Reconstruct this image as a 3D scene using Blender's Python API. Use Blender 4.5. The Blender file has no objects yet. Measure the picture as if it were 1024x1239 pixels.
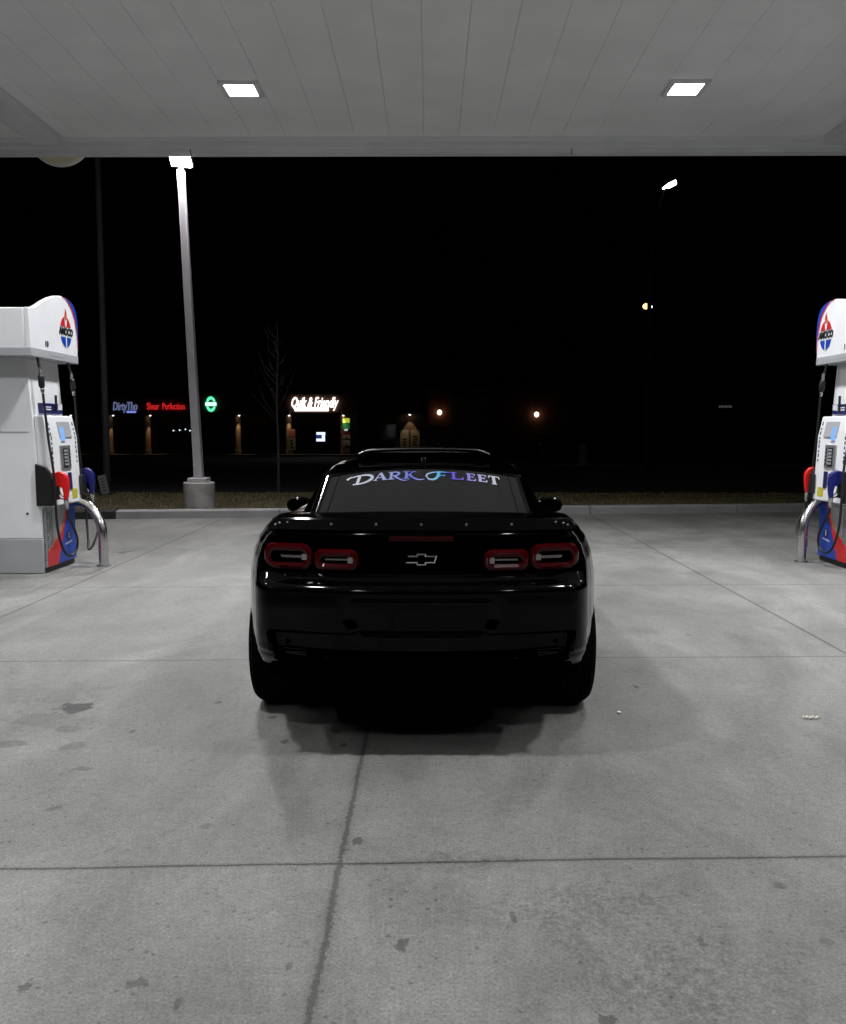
import bpy, bmesh, math, random
from mathutils import Vector, Matrix
random.seed(7)
S = bpy.context.scene
COL = S.collection
PI = math.pi

# ------------------------------------------------------------------ helpers
F_, TH = 1040.0, math.atan(102.5/1040)
YAW = math.atan(7*math.cos(TH)/1040)
CH = 1.5
def at(px, py, Y=None, z=None, X=None):
    "real position of a point of the place whose distance, height or side offset is known"
    c, s = math.cos(TH), math.sin(TH)
    a, b = (px-512)/F_, (619.5-py)/F_
    x, y, zz = a, b*s+c, b*c-s
    x, y = x*math.cos(YAW)-y*math.sin(YAW), x*math.sin(YAW)+y*math.cos(YAW)
    t = Y/y if Y is not None else ((z-CH)/zz if z is not None else X/x)
    return Vector((x*t, y*t, CH+zz*t))

def lerp(a, b, t): return a+(b-a)*t
def sm(a, b, x):
    t = max(0.0, min(1.0, (x-a)/(b-a))); return t*t*(3-2*t)
def interp(tab, x):
    if x <= tab[0][0]: return tab[0][1]
    for (a, b), (c, d) in zip(tab, tab[1:]):
        if x <= c:
            t = (x-a)/(c-a); t2 = t*t*(3-2*t)
            return lerp(b, d, .5*t+.5*t2)
    return tab[-1][1]

class MB:
    def __init__(s): s.v = []; s.f = []; s.m = []; s.mi = 0; s.M = Matrix.Identity(4)
    def add(s, vs, fs, mi=None):
        b = len(s.v); s.v += [tuple(s.M @ Vector(p)) for p in vs]
        for f in fs: s.f.append([b+i for i in f]); s.m.append(s.mi if mi is None else mi)
    def box(s, a, b, mi=None):
        (x0, y0, z0), (x1, y1, z1) = a, b
        s.add([(x0,y0,z0),(x1,y0,z0),(x1,y1,z0),(x0,y1,z0),(x0,y0,z1),(x1,y0,z1),(x1,y1,z1),(x0,y1,z1)],
              [(0,3,2,1),(4,5,6,7),(0,1,5,4),(1,2,6,5),(2,3,7,6),(3,0,4,7)], mi)
    def prism(s, poly, fn, d0, d1, mi=None):
        "poly: 2-D outline; fn(a,b,d) -> 3-D; from depth d0 to d1"
        n = len(poly)
        s.add([fn(a, b, d0) for a, b in poly]+[fn(a, b, d1) for a, b in poly],
              [list(range(n-1, -1, -1)), list(range(n, 2*n))]+[(i, (i+1) % n, n+(i+1) % n, n+i) for i in range(n)], mi)
    def sheet(s, poly, fn, d, mi=None):
        s.add([fn(a, b, d) for a, b in poly], [list(range(len(poly)))], mi)
    def tube(s, path, r, n=10, mi=None, cap=True):
        P = [Vector(p) for p in path]; R = r if isinstance(r, (list, tuple)) else [r]*len(P)
        vs = []; up = None
        for i, p in enumerate(P):
            d = (P[min(i+1, len(P)-1)]-P[max(i-1, 0)]).normalized()
            if up is None:
                up = Vector((0,0,1)) if abs(d.z) < .9 else Vector((1,0,0))
            u = (up-d*up.dot(d)).normalized(); w = d.cross(u); up = u
            for k in range(n):
                a = 2*PI*k/n; vs.append(p+(u*math.cos(a)+w*math.sin(a))*R[i])
        fs = [(i*n+k, i*n+(k+1) % n, (i+1)*n+(k+1) % n, (i+1)*n+k) for i in range(len(P)-1) for k in range(n)]
        if cap: fs += [list(range(n-1, -1, -1)), list(range((len(P)-1)*n, len(P)*n))]
        s.add(vs, fs, mi)
    def lathe(s, prof, fn, n=32, mi=None):
        "prof: (r, h) list; fn(r*cos, r*sin, h)"
        vs = [fn(r*math.cos(2*PI*k/n), r*math.sin(2*PI*k/n), h) for r, h in prof for k in range(n)]
        fs = [(i*n+k, i*n+(k+1) % n, (i+1)*n+(k+1) % n, (i+1)*n+k) for i in range(len(prof)-1) for k in range(n)]
        fs += [list(range(n-1, -1, -1)), list(range((len(prof)-1)*n, len(prof)*n))]
        s.add(vs, fs, mi)
    def sphere(s, c, r, n=12, mi=None):
        c = Vector(c); rr = r if isinstance(r, (tuple, list)) else (r, r, r)
        prof = [(math.sin(PI*i/8), -math.cos(PI*i/8)) for i in range(9)]; prof[0] = (.02, -1); prof[-1] = (.02, 1)
        s.lathe(prof, lambda a, b, h: (c.x+a*rr[0], c.y+b*rr[1], c.z+h*rr[2]), n, mi)
    def build(s, name, mats, parent=None, smooth=True, ang=35, bevel=0, recalc=True, seg=2):
        me = bpy.data.meshes.new(name); me.from_pydata(s.v, [], s.f)
        mats = mats if isinstance(mats, (list, tuple)) else [mats]
        for m in mats: me.materials.append(m)
        me.polygons.foreach_set('material_index', s.m)
        if recalc:
            bm = bmesh.new(); bm.from_mesh(me); bmesh.ops.recalc_face_normals(bm, faces=bm.faces); bm.to_mesh(me); bm.free()
        if smooth:
            me.polygons.foreach_set('use_smooth', [True]*len(me.polygons)); me.set_sharp_from_angle(angle=math.radians(ang))
        me.update()
        o = bpy.data.objects.new(name, me); COL.objects.link(o)
        if parent: o.parent = parent
        if bevel:
            b = o.modifiers.new('bevel', 'BEVEL'); b.width = bevel; b.segments = seg; b.limit_method = 'ANGLE'; b.angle_limit = math.radians(40)
        return o

def tag(o, label=None, cat=None, group=None, kind=None):
    if label: o['label'] = label
    if cat: o['category'] = cat
    if group: o['group'] = group
    if kind: o['kind'] = kind
    return o
def thing(name, label, cat, loc=(0,0,0), rz=0, group=None):
    o = bpy.data.objects.new(name, None); COL.objects.link(o); o.location = loc; o.rotation_euler = (0, 0, rz)
    o.empty_display_size = .2
    return tag(o, label, cat, group)
def copy_tree(o, parent=None):
    c = o.copy(); COL.objects.link(c)
    if parent: c.parent = parent
    for ch in list(o.children):
        if ch.type != 'LIGHT': copy_tree(ch, c)
    return c

# text -> mesh outlines
def text_mb(mb, txt, size, fn, d0, d1, shear=0, off=0, mi=0, align='CENTER', sx=1.0, space=1.0):
    cu = bpy.data.curves.new('t', 'FONT'); cu.body = txt; cu.size = size; cu.shear = shear; cu.offset = off
    cu.align_x = align; cu.align_y = 'CENTER'; cu.resolution_u = 3; cu.space_character = space
    cu.extrude = abs(d1-d0)/2
    o = bpy.data.objects.new('t', cu); COL.objects.link(o)
    dg = bpy.context.evaluated_depsgraph_get(); dg.update()
    me = bpy.data.meshes.new_from_object(o.evaluated_get(dg))
    mid = (d0+d1)/2
    mb.add([fn(v.co.x*sx, v.co.y, mid+v.co.z) for v in me.vertices], [list(p.vertices) for p in me.polygons], mi)
    bpy.data.objects.remove(o); bpy.data.curves.remove(cu); bpy.data.meshes.remove(me)

# ------------------------------------------------------------------ materials
def mat(name, col=(.5,.5,.5), rough=.5, metal=0, ior=1.5, coat=0, emit=None, es=0, spec=.5, trans=0, var=0, vscale=8, bump=0, bscale=60, coatr=.03):
    m = bpy.data.materials.new(name); m.use_nodes = True
    nt = m.node_tree; p = nt.nodes['Principled BSDF']
    p.inputs['Base Color'].default_value = (*col, 1); p.inputs['Roughness'].default_value = rough
    p.inputs['Metallic'].default_value = metal; p.inputs['IOR'].default_value = ior
    p.inputs['Specular IOR Level'].default_value = spec
    p.inputs['Coat Weight'].default_value = coat; p.inputs['Coat Roughness'].default_value = coatr
    p.inputs['Transmission Weight'].default_value = trans
    if emit: p.inputs['Emission Color'].default_value = (*emit, 1); p.inputs['Emission Strength'].default_value = es
    if var or bump:
        tc = nt.nodes.new('ShaderNodeTexCoord')
    if var:
        n = nt.nodes.new('ShaderNodeTexNoise'); n.inputs['Scale'].default_value = vscale; n.inputs['Detail'].default_value = 6
        nt.links.new(tc.outputs['Object'], n.inputs['Vector'])
        r = nt.nodes.new('ShaderNodeMapRange'); r.inputs['From Min'].default_value = .3; r.inputs['From Max'].default_value = .7
        r.inputs['To Min'].default_value = 1-var; r.inputs['To Max'].default_value = 1+var*.6
        nt.links.new(n.outputs['Fac'], r.inputs['Value'])
        h = nt.nodes.new('ShaderNodeVectorMath'); h.operation = 'SCALE'; h.inputs[0].default_value = col
        nt.links.new(r.outputs['Result'], h.inputs['Scale']); nt.links.new(h.outputs['Vector'], p.inputs['Base Color'])
        r2 = nt.nodes.new('ShaderNodeMapRange'); r2.inputs['To Min'].default_value = max(0, rough-.08); r2.inputs['To Max'].default_value = min(1, rough+.12)
        nt.links.new(n.outputs['Fac'], r2.inputs['Value']); nt.links.new(r2.outputs['Result'], p.inputs['Roughness'])
    if bump:
        n2 = nt.nodes.new('ShaderNodeTexNoise'); n2.inputs['Scale'].default_value = bscale; n2.inputs['Detail'].default_value = 5
        nt.links.new(tc.outputs['Object'], n2.inputs['Vector'])
        b = nt.nodes.new('ShaderNodeBump'); b.inputs['Strength'].default_value = bump; b.inputs['Distance'].default_value = .01
        nt.links.new(n2.outputs['Fac'], b.inputs['Height']); nt.links.new(b.outputs['Normal'], p.inputs['Normal'])
    return m
def emitter(name, col, st):
    return mat(name, (.05,.05,.05), emit=col, es=st)

M = {}
M['soffit'] = mat('white_soffit_panel', (.90,.905,.91), .45, var=.05, vscale=1.5)
M['fascia'] = mat('painted_fascia', (.74,.75,.76), .4, var=.06, vscale=2)
M['backing'] = mat('grey_deck_backing', (.60,.60,.61), .8)
M['gap'] = mat('dark_gap', (.02,.02,.02), .9)
M['canopy_led'] = emitter('canopy_led', (.97, .985, 1), 14)
M['white_enamel'] = mat('white_enamel', (.87,.88,.90), .32, var=.04, vscale=3)
M['grey_enamel'] = mat('grey_enamel', (.42,.43,.45), .38, var=.06, vscale=4)
M['silver'] = mat('brushed_silver_panel', (.55,.55,.56), .28, metal=.7, var=.05)
M['steel'] = mat('stainless_steel', (.62,.62,.62), .22, metal=1, var=.06, vscale=20)
M['black_plastic'] = mat('black_plastic', (.012,.012,.013), .45)
M['rubber'] = mat('black_rubber', (.008,.008,.008), .5)
M['tyre'] = mat('tyre_rubber', (.0022,.0022,.0022), .8, spec=.04)
M['red_vinyl'] = mat('red_vinyl', (.62,.02,.03), .35)
M['orange_vinyl'] = mat('orange_vinyl', (.75,.2,.05), .35)
M['blue_vinyl'] = mat('blue_vinyl', (.01,.06,.42), .35)
M['dkblue_vinyl'] = mat('dark_blue_vinyl', (.012,.014,.10), .4)
M['nozzle_red'] = mat('red_nozzle_plastic', (.75,.012,.012), .35)
M['nozzle_blue'] = mat('blue_nozzle_plastic', (.008,.012,.14), .35)
M['yellow_label'] = mat('yellow_label', (.55,.5,.05), .5)
M['screen_blue'] = mat('lit_screen', (.02,.05,.1), .2, emit=(.25,.5,1), es=.9)
M['ink'] = mat('black_print', (.01,.01,.01), .5)
M['white_print'] = mat('white_print', (.8,.8,.82), .5)
M['paint'] = mat('black_car_paint', (.0006,.0006,.0007), .07, ior=1.45, spec=.18, coat=.0)
M['trim'] = mat('black_trim', (.0003,.0003,.0003), .8, spec=.0)
M['glass'] = mat('dark_tinted_glass', (.002,.0022,.0022), .03, ior=1.5)
M['sideglass'] = mat('side_window_glass', (.0008,.0008,.0008), .3, ior=1.12, spec=.1)
M['lens_dark'] = mat('dark_red_lens', (.020,.0007,.0014), .08, ior=1.45, spec=.3)
M['lens_red'] = mat('red_lens_ring', (.042,.0007,.002), .10, ior=1.45, spec=.3)
M['lens_clear'] = mat('clear_reflector', (.30,.27,.27), .25, metal=.4)
M['chrome'] = mat('chrome', (.75,.75,.76), .12, metal=1)
M['pillar'] = mat('satin_black_pillar', (.0006,.0006,.0006), .6, spec=.0)
M['screw'] = mat('dull_screw', (.25,.25,.25), .4, metal=1)
M['rim'] = mat('black_rim', (.01,.01,.01), .3)
M['pole_white'] = mat('painted_steel_pole', (.47,.45,.475), .5, var=.06, vscale=3)
M['dark_pole'] = mat('weathered_dark_pole', (.018,.018,.021), .7, spec=.2)
M['conc_base'] = mat('cast_concrete', (.36,.34,.33), .9, var=.3, vscale=5, bump=.5, bscale=40)
M['kerb'] = mat('kerb_concrete', (.27,.262,.268), .85, var=.2, vscale=3, bump=.3)
M['asphalt'] = mat('asphalt', (.025,.025,.027), .9, var=.25, vscale=.6, bump=.5, bscale=90)
M['soil'] = mat('dark_soil', (.045,.036,.018), .95, var=.4, vscale=3, bump=.8, bscale=20)
M['earth'] = mat('dark_ground', (.03,.03,.028), .95, var=.3, vscale=.3)
M['bark'] = mat('pale_bark', (.026,.023,.022), .85, var=.3, vscale=20, bump=.5)
M['brick'] = mat('dark_brick_wall', (.12,.06,.04), .85, var=.2, vscale=2)
M['stucco'] = mat('brown_stucco', (.10,.07,.05), .9, var=.2, vscale=1)
M['orange_wall'] = mat('dark_orange_wall', (.15,.04,.02), .85, var=.15, vscale=1)
M['column'] = mat('tan_column', (.40,.27,.17), .85, var=.2, vscale=4)
M['shop_glass'] = mat('shop_window_glass', (.006,.007,.008), .06)
M['dark_metal'] = mat('dark_metal', (.03,.03,.032), .45, metal=.5)
M['beige'] = mat('beige_sign_face', (.80,.74,.56), .5)
M['car_dark'] = mat('dark_truck_paint', (.03,.03,.035), .2)
M['olive_wall'] = mat('olive_stucco_wall', (.12,.11,.05), .9, var=.2)

# ---- concrete forecourt with joints, stains, speckle
def concrete_mat():
    m = bpy.data.materials.new('forecourt_concrete'); m.use_nodes = True
    nt = m.node_tree; N, L = nt.nodes, nt.links; p = N['Principled BSDF']
    tc = N.new('ShaderNodeTexCoord')
    sep = N.new('ShaderNodeSeparateXYZ'); L.new(tc.outputs['Object'], sep.inputs[0])
    def val(x):
        return x
    def math_(op, a, b=None, c=None, clamp=False):
        n = N.new('ShaderNodeMath'); n.operation = op; n.use_clamp = clamp
        for i, q in enumerate((a, b, c)):
            if q is None: continue
            if isinstance(q, (int, float)): n.inputs[i].default_value = q
            else: L.new(q, n.inputs[i])
        return n.outputs[0]
    def noise(scale, detail=6, rough=.6, dist=0, stretch=None):
        n = N.new('ShaderNodeTexNoise'); n.inputs['Scale'].default_value = scale; n.inputs['Detail'].default_value = detail
        n.inputs['Roughness'].default_value = rough; n.inputs['Distortion'].default_value = dist
        if stretch:
            mp = N.new('ShaderNodeMapping'); mp.inputs['Scale'].default_value = stretch; L.new(tc.outputs['Object'], mp.inputs[0]); L.new(mp.outputs[0], n.inputs['Vector'])
        else: L.new(tc.outputs['Object'], n.inputs['Vector'])
        return n.outputs['Fac']
    def rng(v, a, b, c, d):
        n = N.new('ShaderNodeMapRange'); n.inputs[1].default_value = a; n.inputs[2].default_value = b; n.inputs[3].default_value = c; n.inputs[4].default_value = d
        L.new(v, n.inputs[0]); return n.outputs[0]
    X, Y = sep.outputs['X'], sep.outputs['Y']
    big = noise(.45, 5, .6, .4); mid = noise(2.2, 7, .7, .6); fine = noise(26, 6, .75); spk = noise(105, 4, .8); streak = noise(1.1, 6, .65, 1.0, (1, .45, 1))
    base = math_('MULTIPLY', rng(big, .3, .7, .80, 1.14), rng(mid, .3, .7, .80, 1.16))
    base = math_('MULTIPLY', base, rng(fine, .3, .7, .82, 1.15))
    base = math_('MULTIPLY', base, rng(spk, .32, .68, .62, 1.34))
    base = math_('MULTIPLY', base, rng(streak, .35, .65, .76, 1.16))
    # small dark pits and gum spots
    vor = N.new('ShaderNodeTexVoronoi'); vor.inputs['Scale'].default_value = 2.3; L.new(tc.outputs['Object'], vor.inputs['Vector'])
    sp = rng(math_('ADD', vor.outputs['Distance'], math_('MULTIPLY', math_('SUBTRACT', fine, .5), .16)), .035, .075, .55, 1)
    gate = rng(noise(.9, 3), .50, .54, 0, 1)
    sp = math_('ADD', math_('MULTIPLY', sp, gate), math_('SUBTRACT', 1, gate))
    base = math_('MULTIPLY', base, sp)
    vor2 = N.new('ShaderNodeTexVoronoi'); vor2.inputs['Scale'].default_value = 14; L.new(tc.outputs['Object'], vor2.inputs['Vector'])
    g2 = rng(noise(.8, 4, .7, .5), .52, .64, 0, 1)
    pit = rng(math_('ADD', vor2.outputs['Distance'], math_('MULTIPLY', math_('SUBTRACT', spk, .5), .3)), .08, .22, .62, 1)
    pit = math_('ADD', math_('MULTIPLY', pit, g2), math_('SUBTRACT', 1, g2))
    base = math_('MULTIPLY', base, pit)
    # exposed aggregate: crisp dark pits and pale grains
    for sc, gl, gh, val_ in ((120, .80, .82, .58), (95, .86, .88, 1.38), (42, .93, .94, .5)):
        v3 = N.new('ShaderNodeTexVoronoi'); v3.inputs['Scale'].default_value = sc; L.new(tc.outputs['Object'], v3.inputs['Vector'])
        cs_ = N.new('ShaderNodeSeparateColor'); L.new(v3.outputs['Color'], cs_.inputs[0])
        g_ = math_('MULTIPLY', rng(cs_.outputs[0], gl, gh, 0, 1), rng(v3.outputs['Distance'], .22, .38, 1, 0))
        g_ = math_('MULTIPLY', g_, rng(mid, .35, .6, 1, .45))
        base = math_('MULTIPLY', base, rng(g_, 0, 1, 1, val_))
    # oil stains: (x, y, rx, ry, darkness)
    for (sx, sy, rx, ry, dk) in STAINS:
        dx = math_('DIVIDE', math_('SUBTRACT', X, sx), rx); dy = math_('DIVIDE', math_('SUBTRACT', Y, sy), ry)
        d = math_('SQRT', math_('ADD', math_('MULTIPLY', dx, dx), math_('MULTIPLY', dy, dy)))
        d = math_('ADD', d, math_('MULTIPLY', math_('SUBTRACT', noise(9 if rx > .06 else 30, 3, .45 if rx > .06 else .7), .5), 2.4 if rx > .06 else 3.2))
        base = math_('MULTIPLY', base, rng(d, .75, .98, dk, 1))
    # worn, roughened dark patches
    for (sx, sy, rx, ry) in WORN:
        dx = math_('DIVIDE', math_('SUBTRACT', X, sx), rx); dy = math_('DIVIDE', math_('SUBTRACT', Y, sy), ry)
        d = math_('SQRT', math_('ADD', math_('MULTIPLY', dx, dx), math_('MULTIPLY', dy, dy)))
        wgt = rng(math_('ADD', d, math_('MULTIPLY', math_('SUBTRACT', mid, .5), 2.5)), .3, 1.3, 1, 0)
        base = math_('MULTIPLY', base, rng(math_('MULTIPLY', wgt, rng(noise(38, 5, .8), .42, .58, 1, 0)), 0, 1, 1, .62))
    # joints
    wob = math_('MULTIPLY', math_('ADD', math_('SUBTRACT', noise(30, 6, .85), .5), math_('MULTIPLY', math_('SUBTRACT', spk, .5), .5)), .028)
    wob2 = math_('MULTIPLY', math_('SUBTRACT', noise(1.3, 2, .5), .5), .03)
    jn = None; dirt = None
    def line(coord, pos, w, halo, rag=1.0, slope=0, other=None):
        nonlocal jn, dirt
        q = math_('SUBTRACT', coord, pos)
        if slope: q = math_('SUBTRACT', q, math_('MULTIPLY', other, slope))
        q = math_('ADD', q, math_('MULTIPLY', wob, rag)); q = math_('ADD', q, wob2)
        q = math_('ABSOLUTE', q)
        a = rng(q, w*.82, w*1.08, 1, 0)
        if rag > 2: a = math_('MAXIMUM', rng(q, w*.82, w*1.08, .78, 0), rng(math_('ABSOLUTE', math_('SUBTRACT', q, w*.85)), .0008, .003, 1, 0))
        b = rng(q, w, w+halo, 1, 0)
        jn = a if jn is None else math_('MAXIMUM', jn, a)
        dirt = b if dirt is None else math_('MAXIMUM', dirt, b)
    line(X, -.305, .0078, .03, 2.3); line(X, 2.785, .007, .02, .4); line(X, -3.39, .007, .02, .4)
    line(X, 5.875, .007, .02, .4); line(X, -6.48, .007, .02, .4)
    line(Y, 2.845, .0065, .016, .8, .036, X); line(Y, 5.475, .005, .012, .3, .03, X); line(Y, 8.05, .006, .012, .3, .03, X)
    line(Y, 10.6, .006, .02, .3, .03, X); line(Y, .25, .006, .02, .4, .03, X); line(Y, -2.4, .006, .02, .4, .03, X)
    cr = rng(math_('MULTIPLY', jn, rng(spk, .35, .65, .3, 1.1)), 0, 1, 1, .2)
    base = math_('MULTIPLY', base, cr)
    base = math_('MULTIPLY', base, rng(math_('MULTIPLY', dirt, rng(fine, .35, .65, 0, 1)), 0, 1, 1, .66))
    cm = N.new('ShaderNodeVectorMath'); cm.operation = 'SCALE'; cm.inputs[0].default_value = (.178,.176,.167); L.new(base, cm.inputs['Scale'])
    L.new(cm.outputs[0], p.inputs['Base Color'])
    L.new(rng(mid, .3, .7, .62, .86), p.inputs['Roughness']); p.inputs['Specular IOR Level'].default_value = .35
    h = math_('ADD', math_('MULTIPLY', fine, .5), math_('MULTIPLY', spk, .35)); h = math_('SUBTRACT', h, math_('MULTIPLY', jn, 1.2))
    b = N.new('ShaderNodeBump'); b.inputs['Strength'].default_value = .35; b.inputs['Distance'].default_value = .006
    L.new(h, b.inputs['Height']); L.new(b.outputs[0], p.inputs['Normal'])
    return m
def gp(px, py): v = at(px, py, z=0); return v.x, v.y
STAINS = []
for px, py, w, h, dk in [(87,857,22,7,.30),(90,882,20,5,.72),(10,900,20,5,.68),(90,903,16,5,.74),(432,1018,9,3,.5),(486,1141,9,3,.45),
                         (168,1190,12,4,.55),(30,1194,8,3,.5),(150,668,12,2,.5),(265,850,5,1.5,.5),(330,868,6,1.5,.45),(345,897,5,1.5,.5),(417,902,5,1.5,.4),(770,831,5,1.5,.45),(350,1170,5,3,.6),(215,1215,5,2,.55),(1000,1140,10,3,.7),(735,1235,12,2,.5),(850,1140,8,3,.6),(620,1110,6,2,.5),(160,885,4,1.2,.5),(100,930,12,2,.7),(250,1000,8,2,.7),(60,840,70,12,.86),(60,872,60,9,.84)]:
    x0, y0 = gp(px, py); x1, _ = gp(px+w, py); _, y1 = gp(px, py-h)
    STAINS.append((x0, y0, x1-x0, max(.03, y1-y0), dk))
WORN = []
for px, py, w_, h_ in ((700,1095,150,40),(850,1190,160,60),(560,1040,60,12)):
    x0, y0 = gp(px, py); x1, _ = gp(px+w_, py); _, y1 = gp(px, py-h_); WORN.append((x0, y0, x1-x0, y1-y0))
M['concrete'] = concrete_mat()

# ------------------------------------------------------------------ setting
def struct(name, mb, m, **k):
    o = mb.build(name, m, **k); o['kind'] = 'structure'; return o
curbL, curbR = at(140, 628, z=0), at(1000, 619, z=0)
cs = (curbR.y-curbL.y)/(curbR.x-curbL.x)
def curbY(x): return curbL.y+cs*(x-curbL.x)
mb = MB(); n = 60
for i in range(n):
    x0, x1 = -30+60*i/n, -30+60*(i+1)/n
    mb.add([(x0,-14,0),(x1,-14,0),(x1,curbY(x1)+.02,0),(x0,curbY(x0)+.02,0)], [(0,1,2,3)])
struct('forecourt', mb, M['concrete'], smooth=False, recalc=False)
mb = MB(); mb.add([(-700,-100,-.80),(700,-100,-.80),(700,700,-.80),(-700,700,-.80)], [(0,1,2,3)])
struct('ground', mb, M['earth'], smooth=False, recalc=False)

def curbline(x0, x1, name, m):
    mb = MB(); n = max(1, int((x1-x0)/2.6))
    for i in range(n):
        a, b = x0+(x1-x0)*i/n+.006, x0+(x1-x0)*(i+1)/n-.006
        prof = [(0,-.02),(.012,.115),(.035,.135),(.17,.14),(.17,-.02)]
        vs = [(a, curbY(a)+d, z) for d, z in prof]+[(b, curbY(b)+d, z) for d, z in prof]; k = 5
        mb.add(vs, [list(range(k-1,-1,-1)), list(range(k, 2*k))]+[(j, (j+1) % k, k+(j+1) % k, k+j) for j in range(k)])
    return struct(name, mb, m, smooth=False)
curbline(curbL.x, 24, 'kerb', M['kerb'])
curbline(-24, curbL.x-.02, 'kerb_asphalt_ramp', M['asphalt'])
VB = 18.1
mb = MB()
for i in range(48):
    x0, x1 = -24+i, -23+i
    mb.add([(x0,curbY(x0)+.17,.115),(x1,curbY(x1)+.17,.115),(x1,VB,.12),(x0,VB,.12)], [(0,1,2,3)])
struct('verge_soil', mb, M['soil'], smooth=False, recalc=False)
# grass
g1 = mat('dry_grass', (.16,.135,.05), .8, var=.45, vscale=2.5)
mb = MB()
for i in range(30000):
    x = random.uniform(-9, 13); y = curbY(x)+.18+random.random()**.8*(VB-curbY(x)-.2)
    a = random.uniform(0, PI); w = .008; h = random.uniform(.02, .055); lx, ly = random.uniform(-.03,.03), random.uniform(-.03,.03)
    dx, dy = math.cos(a)*w, math.sin(a)*w
    mb.add([(x-dx,y-dy,.11),(x+dx,y+dy,.11),(x+lx,y+ly,.115+h)], [(0,1,2)])
tag(mb.build('grass', g1, smooth=False, recalc=False), 'short dry dark grass on the strip behind the kerb', 'grass', kind='stuff')
# road, far kerb, slope and mall car park
mb = MB(); mb.add([(-60,VB,-.02),(60,VB,-.02),(60,33,-.02),(-60,33,-.02)], [(0,1,2,3)]); struct('road', mb, M['asphalt'], smooth=False, recalc=False)
mb = MB(); mb.add([(-60,VB,-.02),(60,VB,-.02),(60,VB,.12),(-60,VB,.12)], [(0,1,2,3)]); struct('verge_edge', mb, M['soil'], smooth=False, recalc=False)
mb = MB(); mb.box((-60,33,-.1),(60,33.3,.10)); struct('far_kerb', mb, mat('dark_kerb', (.08,.07,.065), .9, var=.3), smooth=False)
mb = MB(); mb.add([(-60,33.3,.08),(60,33.3,.08),(60,44,-.62),(-60,44,-.62)], [(0,1,2,3)]); struct('grass_slope', mb, M['soil'], smooth=False, recalc=False)
mb = MB(); mb.add([(-80,44,-.62),(80,44,-.62),(80,63,-.62),(-80,63,-.62)], [(0,1,2,3)]); struct('car_park', mb, M['asphalt'], smooth=False, recalc=False)
WZ = -.50
mb = MB(); mb.box((-60,62.4,-.8),(60,66,WZ)); struct('mall_pavement', mb, mat('dark_pavement', (.10,.095,.09), .9, var=.5, vscale=.8), smooth=False)

# ------------------------------------------------------------------ canopy
CZ = 5.3
can = thing('canopy', 'wide white fuel station canopy roof of long metal panels above the forecourt', 'canopy', (0,0,0))
EY = 11.70
mb = MB(); x = .383-.4515*26; 
while x < 12:
    mb.box((x+.0018,-9,CZ),(x+.4515-.0018,EY,CZ+.03)); x += .4515
mb.build('soffit', M['soffit'], can, smooth=False, recalc=False)
mb = MB(); mb.box((-11.4,-9.05,CZ+.034),(12.4,EY+.2,CZ+.05)); mb.build('deck', M['backing'], can, smooth=False)
mb = MB()
mb.box((-11.4,EY+.0,CZ-.05),(12.4,EY+.09,CZ+.033)); mb.box((-11.4,EY+.092,CZ-.10),(12.4,EY+.20,CZ+.032)); mb.box((-11.4,EY+.202,CZ-.15),(12.4,EY+.27,CZ+.05))
mb.build('gutter', M['fascia'], can, bevel=.008)
mb = MB(); mb.box((-11.45,EY+.272,CZ-.155),(12.45,EY+.34,CZ+.95)); mb.box((-11.5,-9.1,CZ-.15),(-11.402,EY+.27,CZ+.95)); mb.box((12.402,-9.1,CZ-.15),(12.5,EY+.27,CZ+.95)); mb.box((-11.4,-9.15,CZ-.15),(12.4,-9.052,CZ+.95))
mb.build('fascia', M['fascia'], can, smooth=False)
for (x0, x1) in ((-5.22,-4.80),(5.17,5.6)):
    mb = MB(); mb.box((x0,-9,CZ-.11),(x1,EY-.002,CZ-.003)); mb.build('beam_cover', M['fascia'], can, bevel=.015)
for jx in (-3.2, 1.9, 6.6):
    mb = MB(); mb.box((jx,EY+.201,CZ-.152),(jx+.012,EY+.2725,CZ+.02)); mb.build('joint_strip', M['gap'], can, smooth=False)
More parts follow.
